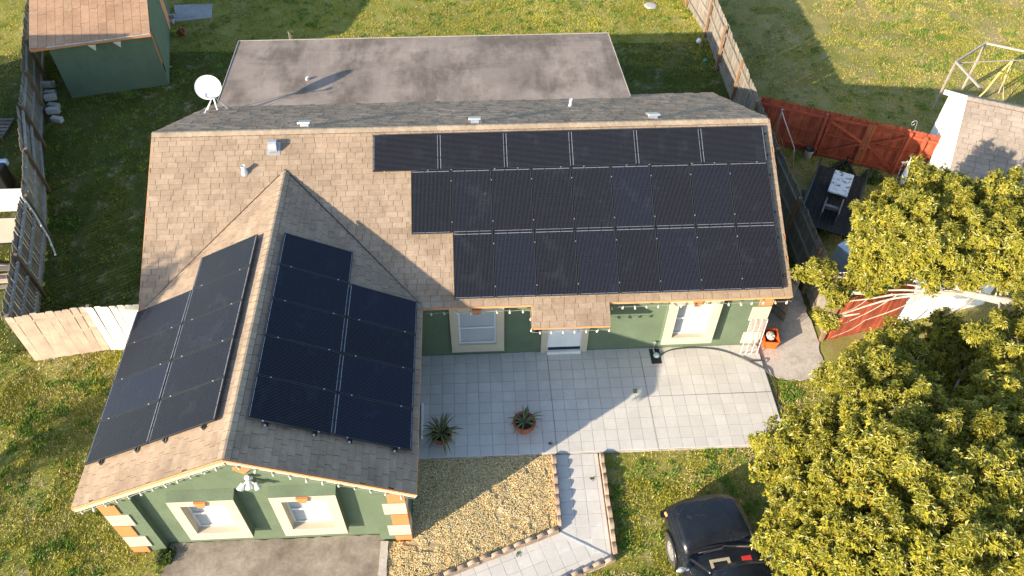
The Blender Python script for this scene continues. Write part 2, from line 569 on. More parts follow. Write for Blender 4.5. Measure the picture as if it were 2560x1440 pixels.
def edging(label, p, q, group=None):
    t = thing('garden_edging', label, 'edging', (p[0], p[1], 0), group)
    d = Vector((q[0] - p[0], q[1] - p[1], 0)); L = d.length; n = int(round(L / .285)); st = L / n
    a = math.atan2(d.y, d.x)
    for i in range(n):
        P = Vector((p[0], p[1], 0)) + d * (i / n)
        T = Matrix.Translation((P.x, P.y, random.uniform(-.012, .008))) @ Matrix.Rotation(a + random.gauss(0, .025), 4, 'Z') @ Matrix.Rotation(random.gauss(0, .04), 4, 'X') @ Matrix.Diagonal((st / .285 * .985, random.uniform(.9, 1.1), random.uniform(.92, 1.06), 1))
        obj('block', EB, t, T)


edging('row of scalloped tan edging blocks between the gravel and the straight path', (10.035, -7.3), (10.03, -9.17))
edging('row of scalloped tan edging blocks between the straight path and the car lawn', (11.225, -7.3), (11.23, -9.88))
edging('slanting row of scalloped blocks along the lower gravel edge', (9.99, -9.22), (6.3, -10.55))
edging('slanting row of scalloped blocks below the diagonal path', (11.2, -9.96), (8.6, -10.90))

# ------------------------------------------------------------------ the house
A = math.radians(27.348); B_ = math.radians(26.108)
ZR, LR, S1, S2 = 4.663, 16.254, 4.893, 5.272
YF, XW, ZW, SW = -9.362, 3.449, 4.147, 3.862
ca, sa, cb, sb = math.cos(A), math.sin(A), math.cos(B_), math.sin(B_)
YE, ZE = -S1 * ca, ZR - S1 * sa                    # main front eave
YB, ZB = S2 * ca, ZR - S2 * sa                     # main back eave
XL, XR, ZWE = XW - SW * cb, XW + SW * cb, ZW - SW * sb
YT = -(ZR - ZW) / math.tan(A)
F_MF = frame((0, YE, ZE), (1, 0, 0), (0, ca, sa), (0, -sa, ca))
F_MB = frame((LR, YB, ZB), (-1, 0, 0), (0, -ca, sa), (0, sa, ca))
F_WL = frame((XL, -.95, ZWE), (0, -1, 0), (cb, 0, sb), (-sb, 0, cb))
F_WR = frame((XR, YF, ZWE), (0, 1, 0), (-cb, 0, sb), (sb, 0, cb))
LWU = -.95 - YF

house = thing('house', 'green stucco house with tan shingle roof carrying the solar panels', 'house', (8.0, -2.0, 0))
zmain = lambda x, y: ZR - abs(y) * math.tan(A)
zwing = lambda x, y: ZW - abs(x - XW) * math.tan(B_)

# walls
def gable_prism(mb, x0, x1, y0, y1, zb, prof, axis='x'):
    """wall box under a gable: prof = list of (t, z) outline"""
    n = len(prof)
    if axis == 'x':
        vs = [(x0, t, z) for t, z in prof] + [(x1, t, z) for t, z in prof]
    else:
        vs = [(t, y0, z) for t, z in prof] + [(t, y1, z) for t, z in prof]
    mb.add(vs, [tuple(range(n)), tuple(range(2 * n - 1, n - 1, -1))] + [((i + 1) % n, i, n + i, n + (i + 1) % n) for i in range(n)])


w = MB()
dz = .13
gable_prism(w, .40, 15.95, 0, 0, 0, [(-4.07, -.1), (4.35, -.1), (4.35, zmain(0, 4.35) - dz), (0, ZR - dz), (-4.07, zmain(0, 4.07) - dz)])
w.build('wall', M_GREEN, house)
w = MB()
gable_prism(w, 0, 0, -9.09, -4.0, 0, [(.42, -.1), (6.6, -.1), (6.6, zwing(6.6, 0) - dz), (XW, ZW - dz), (.42, zwing(.42, 0) - dz)], 'y')
w.build('wall', M_GREEN, house)
w = MB(); w.box(.5, 13.1, 4.36, 7.95, -.1, 2.26)
w.build('wall', M_GREEN, house)
# corner piers that stand proud of the front gable wall
for x0, x1 in ((.402, 1.11), (5.93, 6.618)):
    zt0, zt1 = zwing(x0, 0) - dz, zwing(x1, 0) - dz
    w = MB()
    vs = [(x0, -9.24, -.1), (x1, -9.24, -.1), (x1, -9.24, zt1), (x0, -9.24, zt0), (x0, -9.088, -.1), (x1, -9.088, -.1), (x1, -9.088, zt1), (x0, -9.088, zt0)]
    w.add(vs, [(0, 1, 2, 3), (5, 4, 7, 6), (1, 5, 6, 2), (4, 0, 3, 7), (3, 2, 6, 7), (0, 4, 5, 1)])
    w.build('corner_pier', M_GREEN, house)
# quoin blocks (alternating orange short / cream long)
def quoins(xc, side, y, zs, wrap):
    for i, (z0, z1) in enumerate(zs):
        m, L = (M_ORANGE, .34) if i % 2 == 0 else (M_CREAM, .47)
        x0, x1 = (xc, xc + L) if side > 0 else (xc - L, xc)
        t = .028
        mb = MB(); mb.box(x0 - (t if side > 0 else 0), x1 + (t if side < 0 else 0), y - t, y, z0, z1)
        bevel(mb.build('quoin', m, house), .006, 2)
        if wrap:      # return on the side wall
            mb = MB()
            if side > 0: mb.box(xc - t, xc, y + .001, y + (.30 if i % 2 else .2), z0, z1)
            else: mb.box(xc, xc + t, y + .001, y + (.30 if i % 2 else .2), z0, z1)
            mb.build('quoin', m, house)


QZ = [(1.87, 2.27), (1.345, 1.815), (.83, 1.30), (.30, .775), (.0, .255)]
quoins(.402, 1, -9.2405, QZ, True)
quoins(6.618, -1, -9.2405, QZ, True)
quoins(15.952, -1, -4.0705, [(1.76, 2.14), (1.16, 1.70), (.70, 1.12), (.17, .645)], True)

# roof decks
def deck(name, F, pts, th=.11):
    mb = MB(); mb.prism(pts, -th, -.014, 0, F)
    return mb.build(name, M_DECK, house)


pu, pv0, pv1 = 9.64, -.62, 1.93
d_mf = deck('front_roof_slope', F_MF, [(0, 0), (9.65, 0), (9.65, -.60), (11.585, -.60), (11.585, 0), (LR, 0), (LR, S1), (0, S1)])
d_mb = deck('back_roof_slope', F_MB, [(0, 0), (LR, 0), (LR, S2), (0, S2)])
ue = -.95 - YE
d_wl = deck('wing_roof_slope', F_WL, [(ue, 0), (LWU, 0), (LWU, SW), (.047, SW)])
d_wr = deck('wing_roof_slope', F_WR, [(0, 0), (LWU - ue, 0), (LWU - .047, SW), (0, SW)])

# solar layout (needed to know what the panels cover)
PW_, PH_, PG, OFF = 1.70, 1.018, .02, .116
XP, S0 = 16.008, .26
cover = [(F_MF, XP - 6 * (PW_ + PG), XP, S1 - S0 - PH_, S1 - S0),
         (F_MF, XP - 9 * (PH_ + PG), XP, S1 - S0 - PH_ - PW_, S1 - S0 - PH_),
         (F_MF, XP - 8 * (PH_ + PG), XP, S1 - S0 - PH_ - 2 * PW_ - .04, S1 - S0 - PH_ - PW_)]
UL, UR, VL, VR = .331, .275, .891, .905
hh = PH_ + PG
cover += [(F_WL, LWU - VL - 4 * hh, LWU - VL, SW - UL - 2 * PW_ - PG, SW - UL - PW_), (F_WL, LWU - VL - 5 * hh, LWU - VL, SW - UL - PW_, SW - UL),
          (F_WR, VR, VR + 4 * hh, SW - UR - 2 * PW_ - PG, SW - UR - PW_), (F_WR, VR, VR + 5 * hh, SW - UR - PW_, SW - UR)]

# shingles ---------------------------------------------------------
SHV = np.array([(0, 0, -.012), (1, 0, -.012), (1, 1, -.012), (0, 1, -.012), (0, 0, .0085), (1, 0, .0085), (1, 1, .0005), (0, 1, .0005)], float)
SHF = np.array([(4, 5, 6, 7), (0, 1, 5, 4), (1, 2, 6, 5), (3, 0, 4, 7)])
SHM = np.array([0, 1, 1, 1])
sh_unit = npmesh('shingle', SHV, SHF, [M_SH, M_EDGE], mi=SHM)


def lay(F, u0, u1, v0, v1, e, wm, keep, thick=1.0):
    """rows of shingle tabs on the frame F -> list of 4x4 matrices for the unit tab"""
    out = []
    v = v0; row = 0
    while v < v1 - .03:
        ln = min(e + .028, v1 - v)
        u = u0 - random.uniform(0, wm)
        while u < u1:
            wd = wm * random.choice((.72, .86, 1, 1, 1.14, 1.28))
            a, b = max(u, u0 - .01), min(u + wd, u1 + .01)
            u += wd
            if b - a < .04: continue
            c = F @ Vector(((a + b) / 2, v + e / 2, 0))
            if keep(c, (a + b) / 2, v + e / 2):
                lift = random.uniform(0, .006) if random.random() < .6 else random.uniform(.004, .016)
                M = F @ Matrix.Translation((a + .004, v + random.gauss(0, .003) - (.012 if v == v0 else 0), .0)) @ Matrix.Diagonal((b - a - .008, ln, (1 + lift * 40) * (thick if thick <= 1 else random.choice((1.2, 1.6, thick))), 1))
                out.append((M, c, (a + b) / 2, v + e / 2))
        v += e; row += 1
    return out


def hidden(F, u, v):
    for f, a, b, c, d in cover:
        if f is F and a < u < b and c < v < d: return True
    return False


E_ = .150
lots = [(d_mf, F_MF, lay(F_MF, 0, LR, 0, S1 - .02, E_, .315, lambda c, u, v: not (zwing(c.x, c.y) > c.z + .30 and c.y > YF))),
        (d_mf, F_MF, lay(F_MF, 9.65, 11.585, -.60, 0, E_, .315, lambda c, u, v: True)),
        (d_mb, F_MB, lay(F_MB, 0, LR, 0, S2 - .02, E_, .315, lambda c, u, v: not (c.y > 4.35 and .3 < c.x < 13.2), 2.4)),
        (d_wl, F_WL, lay(F_WL, 0, LWU, 0, SW - .02, E_, .315, lambda c, u, v: c.z > zmain(c.x, c.y) - .16 or c.y < YE)),
        (d_wr, F_WR, lay(F_WR, 0, LWU, 0, SW - .02, E_, .315, lambda c, u, v: c.z > zmain(c.x, c.y) - .16 or c.y < YE))]
cand = []
for li, (dk, F, L) in enumerate(lots):
    for k, (M, c, u, v) in enumerate(L):
        if not hidden(F, u, v):
            N_ = Vector((F[0][2], F[1][2], F[2][2])); d = CAM - c
            cand.append((-(d.normalized().dot(N_)) / d.length_squared, li, k))
cand.sort()
single = set((li, k) for _, li, k in cand[:300])
for li, (dk, F, L) in enumerate(lots):
    P = []
    for k, (M, c, u, v) in enumerate(L):
        if (li, k) in single: obj('shingle', sh_unit, dk, M)
        else: P.append(np.array(M))
    if P:
        P = np.array(P)
        V = np.einsum('nij,vj->nvi', P[:, :3, :3], SHV) + P[:, None, :3, 3]
        FF = (SHF[None] + (np.arange(len(P)) * 8)[:, None, None]).reshape(-1, 4)
        tag(obj('shingle_field', npmesh('shingle_field', V.reshape(-1, 3), FF, [M_SH, M_EDGE], mi=np.tile(SHM, len(P))), dk), kind='stuff')

# ridge caps: bent tabs along both ridges
def ridge_cap(alpha1, alpha2, wdt=.15):
    mb = MB()
    L = .24
    def P(x, s, up):
        a = alpha1 if s < 0 else alpha2
        return (x, s * wdt * math.cos(a), -abs(s) * wdt * math.sin(a) + up)
    vs = []
    for x, up in ((0, .03), (L, .016)):
        for s in (-1, -.18, .18, 1): vs.append(P(x, s, up))
    for x, up in ((0, .008), (L, .002)):
        for s in (-1, -.18, .18, 1): vs.append(P(x, s, up))
    mb.add(vs, [(0, 1, 5, 4), (1, 2, 6, 5), (2, 3, 7, 6)], 0)
    mb.add(vs, [(0, 8, 9, 1), (1, 9, 10, 2), (2, 10, 11, 3), (0, 4, 12, 8), (3, 11, 15, 7)], 1)
    return mb.mesh('ridge_cap', [M_RIDGE, M_EDGE])


rc = ridge_cap(A, A); rw = ridge_cap(B_, B_, .14)
x = -.01
while x < LR - .1:
    obj('ridge_cap', rc, d_mb, Matrix.Translation((x, 0, ZR)) @ Matrix.Diagonal((min(1, (LR + .01 - x) / .24), random.uniform(.97, 1.03), 1, 1))); x += .205
y = YF - .01
while y < YT - .02:
    obj('ridge_cap', rw, d_wr, Matrix.Translation((XW, y, ZW)) @ Matrix.Rotation(math.pi / 2, 4, 'Z') @ Matrix.Diagonal((1, random.uniform(.97, 1.03), 1, 1))); y += .205

# woven valleys where the wing meets the main slope
yv = -(ZR - ZWE) / math.tan(A)
for sg, dk in ((-1, d_wl), (1, d_wr)):
    m = MB(); m.tube([(XW, YT, ZW + .012), (XW + sg * SW * cb * .5, (YT + yv) / 2, (ZW + ZWE) / 2 + .012), (XW + sg * SW * cb * .99, yv, ZWE + .012)], .017, 6); m.build('valley_strip', M_EDGE, dk)

# fascia and rake boards
def board(name, p, q, w_, h_, m, up=(0, 0, 1)):
    mb = MB(); mb.bar(p, q, w_, h_, 0, up); return mb.build(name, m, house)


n_mf = Vector((0, -sa, ca))
board('fascia', (XR + .02, YE + .012, ZE - .055), (9.63, YE + .012, ZE - .055), .022, .07, M_ORANGE_TRIM)
board('fascia', (11.60, YE + .012, ZE - .055), (LR, YE + .012, ZE - .055), .022, .07, M_ORANGE_TRIM)
pz = ZE - .60 * sa; py = YE - .60 * ca
board('porch_fascia', (9.66, py + .012, pz - .05), (11.575, py + .012, pz - .05), .022, .06, M_ORANGE_TRIM)
for X in (9.645, 11.59):
    board('porch_rake_board', (X, py + .02, pz - .06), (X, YE + .1, ZE - .02), .018, .09, M_ORANGE_TRIM)
for X in (-.008, LR + .008):
    board('rake_board', (X, YE + .01, ZE - .075), (X, -.005, ZR - .075), .02, .12, M_ORANGE_TRIM)
    board('rake_board', (X, YB - .01, ZB - .075), (X, .005, ZR - .075), .02, .12, M_ORANGE_TRIM)
board('fascia', (13.45, YB + .002, ZB - .08), (LR, YB + .002, ZB - .08), .02, .12, M_ORANGE_TRIM)
board('fascia', (XL - .002, YF + .02, ZWE - .08), (XL - .002, YE - .1, ZWE - .08), .02, .12, M_ORANGE_TRIM)
board('fascia', (XR + .002, YF + .02, ZWE - .08), (XR + .002, YE + .05, ZWE - .08), .02, .12, M_ORANGE_TRIM)
for sgn in (-1, 1):
    xe = XW + sgn * SW * cb
    board('rake_trim', (xe, YF - .014, ZWE - .04), (XW, YF - .014, ZW - .04), .03, .05, M_ORANGE_TRIM, (0, 0, 1))
    board('rake_board', (xe, YF + .004, ZWE - .125), (XW, YF + .004, ZW - .125), .03, .12, M_CREAM, (0, 0, 1))
# soffits
sf = MB(); sf.box(6.92, LR - .01, YE + .03, -4.06, ZE - .135, ZE - .12); sf.build('soffit', M_CREAM, house)

# flat rear roof, its felt laps as separate low strips
fz0, fz1, fy0, fy1 = 2.565, 2.40, 4.06, 8.22
fr = MB()
fv = [(.30, fy0, fz0 + .01), (13.40, fy0, fz0 + .01), (13.22, fy1, fz1), (.22, fy1 - .06, fz1)]
fr.add(fv + [(x_, y_, z_ - .14) for x_, y_, z_ in fv], [(0, 1, 2, 3), (7, 6, 5, 4), (0, 4, 5, 1), (1, 5, 6, 2), (2, 6, 7, 3), (3, 7, 4, 0)])
fr = fr.build('flat_roof', M_FLAT, house)
zf = lambda y: fz0 + (fz1 - fz0) * (y - fy0) / (fy1 - fy0)
for k in range(1, 5):
    yy = fy0 + (fy1 - fy0) * k / 4.6
    xs_ = sorted([.30] + [random.uniform(1, 12.5) for _ in range(3)] + [13.25])
    for a_, b_ in zip(xs_[:-1], xs_[1:]):
        mb = MB(); o_ = random.uniform(-.015, .015)
        mb.box(a_ + .004, b_ - .004, yy - .42 + o_, yy + o_, zf(yy) - .008, zf(yy) + .0135 - .006)
        for i in (0, 1, 4, 5): pass
        mb.v = [(x_, y_, z_ + (zf(y_) - zf(yy))) for x_, y_, z_ in mb.v]
        mb.build('felt_lap', M_FLAT, fr)
ed = MB()
ed.bar((.22, fy1 - .045, fz1 + .012), (13.22, fy1 + .015, fz1 + .012), .02, .02); ed.bar((.265, fy0 + .3, zf(fy0 + .3) + .012), (.215, fy1 - .06, fz1 + .012), .02, .02); ed.bar((13.39, fy0 + .1, zf(fy0 + .1) + .012), (13.225, fy1 - .0, fz1 + .012), .02, .02)
ed.build('drip_edge', pmat('dull_drip_edge', (.33, .30, .28), rough=.6), fr)

# windows --------------------------------------------------------
def window(x0, x1, z0, z1, yw, depth, bw, keyst=True, curtain=False):
    """raised surround (x0..x1, z0..z1) on a wall at y=yw, the sash set back inside it"""
    yf_ = yw - depth
    root = MB()
    bl, br, bt, bb = bw
    root.box(x0, x0 + bl, yf_, yw, z0, z1); root.box(x1 - br, x1, yf_, yw, z0, z1)
    root.box(x0 + bl, x1 - br, yf_, yw, z1 - bt, z1); root.box(x0 + bl, x1 - br, yf_, yw, z0, z0 + bb)
    sur = root.build('window_surround', M_CREAM, house)
    t = MB(); qv = [(yf_ + .004, z1 + .001), (yw - .002, z1 + .001), (yw - .002, z1 + .10), (yf_ + .004, z1 + .006)]
    t.add([(x0 - .003, y_, z_) for y_, z_ in qv] + [(x1 + .003, y_, z_) for y_, z_ in qv], [(0, 1, 2, 3), (7, 6, 5, 4), (0, 4, 5, 1), (1, 5, 6, 2), (2, 6, 7, 3), (3, 7, 4, 0)])
    t.build('surround_top', M_GREEN, sur)
    for q_ in (x0 - .006, x1 + .001):
        t = MB(); t.box(q_, q_ + .005, yf_ + .02, yw - .002, z0, z1); t.build('surround_side', M_GREEN, sur)
    a0, a1, c0, c1 = x0 + bl + .003, x1 - br - .003, z0 + bb + .003, z1 - bt - .003
    win = MB(); f = .055
    ym = yw - .055
    zm = (c0 + c1) / 2
    win.box(a0, a0 + f, ym, yw - .003, c0, c1); win.box(a1 - f, a1, ym, yw - .003, c0, c1)
    win.box(a0 + f, a1 - f, ym, yw - .003, c1 - f, c1); win.box(a0 + f, a1 - f, ym, yw - .003, c0, c0 + f)
    win.box(a0 + f, a1 - f, ym - .012, yw - .003, zm - .028, zm + .028)
    win = win.build('window', M_WHITE, house)
    for q0, q1 in ((c0 + f, zm - .028), (zm + .028, c1 - f)):
        pn = MB(); pn.box(a0 + f, a1 - f, ym + .018, ym + .022, q0, q1); pn.build('pane', M_GLASS, win)
        b = MB(); nz = int((q1 - q0) / .036)
        for i in range(nz):
            z = q0 + (i + .5) * (q1 - q0) / nz
            b.add([(a0 + f, ym + .026, z - .011), (a1 - f, ym + .026, z - .011), (a1 - f, ym + .038, z + .013), (a0 + f, ym + .038, z + .013)], [(0, 1, 2, 3)])
        b.build('blind', M_BLIND, win)
        bk = MB(); bk.box(a0 + f, a1 - f, yw - .006, yw - .002, q0, q1); bk.build('room_shade', M_BLIND if curtain else M_DARKIN, win)
    if keyst:
        xm = (x0 + x1) / 2
        k = MB(); t_ = .05
        pr = [(xm - .125, z1), (xm + .125, z1), (xm + .065, z1 - .19), (xm - .065, z1 - .19)]
        vs = [(x_, yf_ - t_, z_) for x_, z_ in pr] + [(x_, yf_ + .01, z_) for x_, z_ in pr]
        k.add(vs, [(3, 2, 1, 0), (4, 5, 6, 7), (0, 1, 5, 4), (1, 2, 6, 5), (2, 3, 7, 6), (3, 0, 4, 7)])
        k.build('keystone', M_ORANGE, sur)
    return win


window(1.82, 3.18, .60, 2.38, -9.09, .22, (.22, .22, .20, .30), True, True)
window(3.89, 5.26, .60, 2.40, -9.09, .22, (.22, .22, .20, .30), True, True)
window(7.565, 8.965, .33, 2.14, -4.07, .12, (.20, .20, .18, .30), True)
window(13.20, 14.57, .46, 2.26, -4.07, .20, (.24, .24, .18, .28), True, True)

# door
dr = MB()
dr.box(9.965, 10.13, -4.13, -4.07, .082, 2.2); dr.box(11.06, 11.225, -4.13, -4.07, .082, 2.2); dr.box(10.13, 11.06, -4.13, -4.07, 2.1, 2.2)
dr = dr.build('door_surround', M_CREAM, house)
dl = MB(); dl.box(10.15, 11.04, -4.10, -4.072, .19, 2.09); dl = bevel(dl.build('door', M_WHITEP, house), .005)
sw = MB(); sw.box(10.152, 11.038, -4.112, -4.1005, .192, .30); sw.build('door_sweep', M_BLACK, dl)
ts = MB(); ts.box(10.135, 11.055, -4.19, -4.075, .082, .185); ts.build('threshold', M_WHITEP, house)
jm = MB(); jm.box(11.042, 11.058, -4.125, -4.072, .187, 2.098); jm.box(10.132, 10.148, -4.125, -4.072, .187, 2.098); jm.build('door_jamb', M_WHITE, dl)
kb = MB(); kb.lathe([(0, -.03), (.03, -.025), (.036, 0), (.02, .03), (.012, .05)], 12, M=Matrix.Translation((10.93, -4.14, 1.02)) @ Matrix.Rotation(-math.pi / 2, 4, 'X')); kb.build('door_knob', M_STEEL, dl)
dp = MB(); dp.box(10.50, 10.67, -4.106, -4.1003, 1.24, 1.32); dp.build('door_window', M_BLACK, dl)
for z0, z1 in ((.40, 1.02),):
    for x0 in (10.25, 10.63):
        pm = MB(); pm.box(x0, x0 + .31, -4.106, -4.1002, z0, z1); bevel(pm.build('door_panel', M_WHITEP, dl), .005)
wl = MB(); wl.box(9.80, 9.86, -4.16, -4.07, 1.20, 1.32); wl.box(9.79, 9.87, -4.19, -4.10, 1.05, 1.20); wl.build('porch_lamp', M_BLACK, house)

# gable ornament and its flood lamp
dm = MB()
pr = [(3.36, 3.30), (3.54, 3.11), (3.73, 3.30), (3.54, 3.49)]
vs = [(x_, -9.13, z_) for x_, z_ in pr] + [(x_, -9.088, z_) for x_, z_ in pr]
dm.add(vs, [(0, 1, 2, 3), (7, 6, 5, 4), (0, 4, 5, 1), (1, 5, 6, 2), (2, 6, 7, 3), (3, 7, 4, 0)])
dm.build('diamond_ornament', M_ORANGE, house)
fl = thing('flood_light', 'white three headed flood light on the front gable', 'light', (3.6, -9.15, 3.0))
b = MB(); b.lathe([(.075, 0), (.075, .03), (.03, .05)], 14, M=Matrix.Translation((3.6, -9.09, 2.92)) @ Matrix.Rotation(math.pi / 2, 4, 'X')); b.tube([(3.6, -9.1, 2.92), (3.6, -9.2, 2.90)], .025); b.build('base', M_WHITEP, fl)
for dx, dz_ in ((-.15, -.06), (0, -.03), (.15, -.05)):
    h = MB(); c = Vector((3.6 + dx, -9.23, 2.89 + dz_))
    h.tube([(3.6, -9.16, 2.91), c], .016)
    dv = Vector((dx * 2, -.5, -.5)).normalized()
    h.tube([c - dv * .05, c, c + dv * .07, c + dv * .09], [.035, .045, .07, .072], 12)
    h.build('lamp_head', M_WHITEP, fl)
h = MB(); h.tube([(3.6, -9.1, 2.96), (3.6, -9.17, 3.02), (3.6, -9.2, 3.08)], [.04, .06, .05], 10); h.build('motion_sensor', M_WHITEP, fl)

# string lights ---------------------------------------------------
M_CABLE = pmat('pale_cable', (.30, .30, .26), rough=.7)
M_BULB = pmat('frosted_bulb', (.55, .53, .45), var=.02, fine=.02, rough=.25, spec=.6)


def bulb_mesh():
    mb = MB(); mb.lathe([(.001, -.085), (.018, -.078), (.029, -.055), (.029, -.038), (.02, -.012), (.016, 0)], 12, mi=0)
    mb.lathe([(.016, 0), (.018, .035), (.001, .037)], 10, mi=1)
    return mb.mesh('bulb', [M_BULB, M_CABLE])


BULB = bulb_mesh()


def string_light(label, pts, step, first=.12):
    t = thing('string_light', label, 'string lights', pts[0], 'globe string lights under the eaves')
    cb_ = MB(); path_ = []
    for (p, q) in zip(pts[:-1], pts[1:]):
        p, q = Vector(p), Vector(q); L = (q - p).length; n = max(2, int(L / .12))
        for i in range(n):
            s_ = i / n; path_.append(p.lerp(q, s_) - Vector((0, 0, .02 * math.sin(math.pi * ((s_ * L / step) % 1)))))
    path_.append(Vector(pts[-1]))
    cb_.tube(path_, .006, 4); cb_.build('cable', M_CABLE, t)
    acc = first; pos_ = 0
    for (p, q) in zip(pts[:-1], pts[1:]):
        p, q = Vector(p), Vector(q); L = (q - p).length
        while acc < L:
            c = p.lerp(q, acc / L)
            obj('bulb', BULB, t, Matrix.Translation(c - Vector((0, 0, .02))) @ Matrix.Rotation(random.gauss(0, .2), 4, 'X') @ Matrix.Rotation(random.gauss(0, .2), 4, 'Y'))
            acc += step
        acc -= L


zc = -.185
string_light('globe lights along the left rake of the front gable', [(XL + .05, YF - .03, ZWE + zc), (XW, YF - .03, ZW + zc)], .315)
string_light('globe lights along the right rake of the front gable', [(XW + .1, YF - .03, ZW + zc - .04), (XR - .03, YF - .03, ZWE + zc)], .33)
string_light('globe lights on the eave between the wing and the porch roof', [(7.0, YE - .03, ZE - .17), (9.6, YE - .03, ZE - .18)], .33)
string_light('globe lights around the little porch roof over the door', [(9.62, YE - .03, ZE - .19), (9.62, py - .02, pz - .14), (11.61, py - .02, pz - .14)], .29, .2)
string_light('globe lights on the eave right of the porch roof', [(11.63, YE - .03, ZE - .17), (LR, YE - .03, ZE - .17)], .30, .03)

# things on the roof ----------------------------------------------
def on_mf(x, s): return F_MF @ Vector((x, S1 - s, 0))


def on_mb(x, s): return F_MB @ Vector((LR - x, S2 - s, 0))


def pipe_vent(label, base, h, r):
    t = thing('plumbing_vent', label, 'vent pipe', base)
    m = MB(); m.tube([base - Vector((0, 0, .05)), base + Vector((0, 0, h))], r, 14, cap=False); m.lathe([(r, 0), (r * .8, 0), (r * .8, -.1)], 14, base + Vector((0, 0, h))); m.build('pipe', M_WHITEP, t)
    m = MB(); m.tube([base - Vector((0, 0, .06)), base + Vector((0, 0, .05)), base + Vector((0, 0, .09))], [r * 2.0, r * 1.6, r * 1.15], 14); m.build('flashing', M_STEEL, t)


pipe_vent('white plumbing pipe on the sunny front slope left of the wing ridge', on_mf(2.42, 1.17), .22, .055)
pipe_vent('thin white plumbing pipe on the shaded rear slope', on_mb(11.25, 2.95), .26, .045)
pipe_vent('short white pipe standing on the flat rear roof', Vector((2.93, 5.55, zf(5.55))), .10, .04)
b0 = on_mf(3.14, .52)
t = thing('gooseneck_vent', 'white hooded exhaust vent below the ridge on the front slope', 'roof vent', b0)
Mg = Matrix.Translation(b0) @ Matrix.Rotation(-A * 0 - 0, 4, 'X')
m = MB()
prof = [(-.13, 0), (-.13, .12), (-.11, .19), (-.05, .235), (.02, .235), (.09, .19), (.13, .10), (.14, .02)]
vs = [b0 + Vector((-.10, -y_, z_)) for y_, z_ in prof] + [b0 + Vector((.10, -y_, z_)) for y_, z_ in prof]
n = len(prof)
m.add(vs, [(i, n + i, n + i + 1, i + 1) for i in range(n - 1)] + [tuple(range(n)), tuple(range(2 * n - 1, n - 1, -1))])
m.build('hood', M_STEEL, t)
m = MB(); m.prism([(-.17, -.19), (.17, -.19), (.17, .17), (-.17, .17)], .004, .016, 0, frame(b0, (1, 0, 0), (0, ca, sa), (0, -sa, ca))); m.build('flashing', M_STEEL, t)
for x_, nm in ((3.85, 'leftmost of three low box vents behind the ridge'), (8.37, 'middle of three low box vents behind the ridge'), (13.2, 'rightmost of three low box vents behind the ridge, beyond the panels')):
    b0 = on_mb(x_, .42)
    t = thing('box_vent', nm, 'roof vent', b0, 'box vents behind the ridge')
    Fm = frame(b0, (1, 0, 0), (0, ca, -sa), (0, sa, ca))
    m = MB(); m.box(-.11, .11, -.1, .1, 0, .09, 0, Fm); m.build('throat', M_STEEL, t)
    m = MB(); m.box(-.165, .165, -.165, .165, .09, .15, 0, Fm); bevel(m.build('cap', M_STEEL, t), .012)
    m = MB(); m.box(-.2, .2, -.2, .2, .002, .012, 0, Fm); m.build('flashing', M_STEEL, t)

# satellite dish
dc = Vector((.47, 3.42, 3.72)); nd = Vector((.10, -.77, .63)).normalized()
t = thing('satellite_dish', 'white satellite dish on a tripod mast at the rear roof corner', 'satellite dish', (.45, 3.5, 2.85))
X_ = nd.cross(Vector((0, 0, 1))).normalized(); Y_ = nd.cross(X_).normalized() * -1
Md_ = frame(dc, X_, Y_, nd)
m = MB()
rings = []
for i in range(8):
    r_ = i / 7
    rings.append([Md_ @ Vector((.385 * r_ * math.cos(2 * math.pi * k / 32), .36 * r_ * math.sin(2 * math.pi * k / 32), .07 * r_ * r_ - .07)) for k in range(33)])
m.grid(rings)
rings2 = [[p - nd * .012 for p in R] for R in rings][::-1]
m.grid([[p for p in R] for R in rings2])
m.grid([rings[-1], rings2[0]])
m.build('reflector', M_WHITE, t)
m = MB(); pl_ = Md_ @ Vector((.02, -.31, .02)); pe = Md_ @ Vector((.0, -.30, .48))
m.tube([Md_ @ Vector((0, -.31, -.05)), pe], .018, 8); m.build('feed_arm', M_STEEL, t)
m = MB(); m.tube([pe, pe + (dc - pe).normalized() * .12], [.035, .045], 10); m.build('receiver', M_STEEL, t)
m = MB(); m.lathe([(.022, 0), (.001, .012)], 10, M=Md_ @ Matrix.Translation((-.06, -.05, -.062))); m.build('bolt', M_STEEL, t)
m = MB(); ft = on_mb(.55, 3.82)
m.tube([ft, ft + Vector((0, 0, .55)), dc - nd * .1 - Vector((0, 0, .12))], .026, 10); m.build('mast', M_WHITEP, t)
for q in (on_mb(.30, 3.35), on_mb(.20, 3.95), on_mb(.8, 4.1)):
    m = MB(); m.tube([q, ft + Vector((0, 0, .52))], .013, 8); m.build('strut', M_WHITEP, t)
    m = MB(); m.box(-.06, .06, -.05, .05, 0, .012, 0, frame(q, (1, 0, 0), (0, ca, -sa), (0, sa, ca))); m.build('foot', M_WHITEP, t)

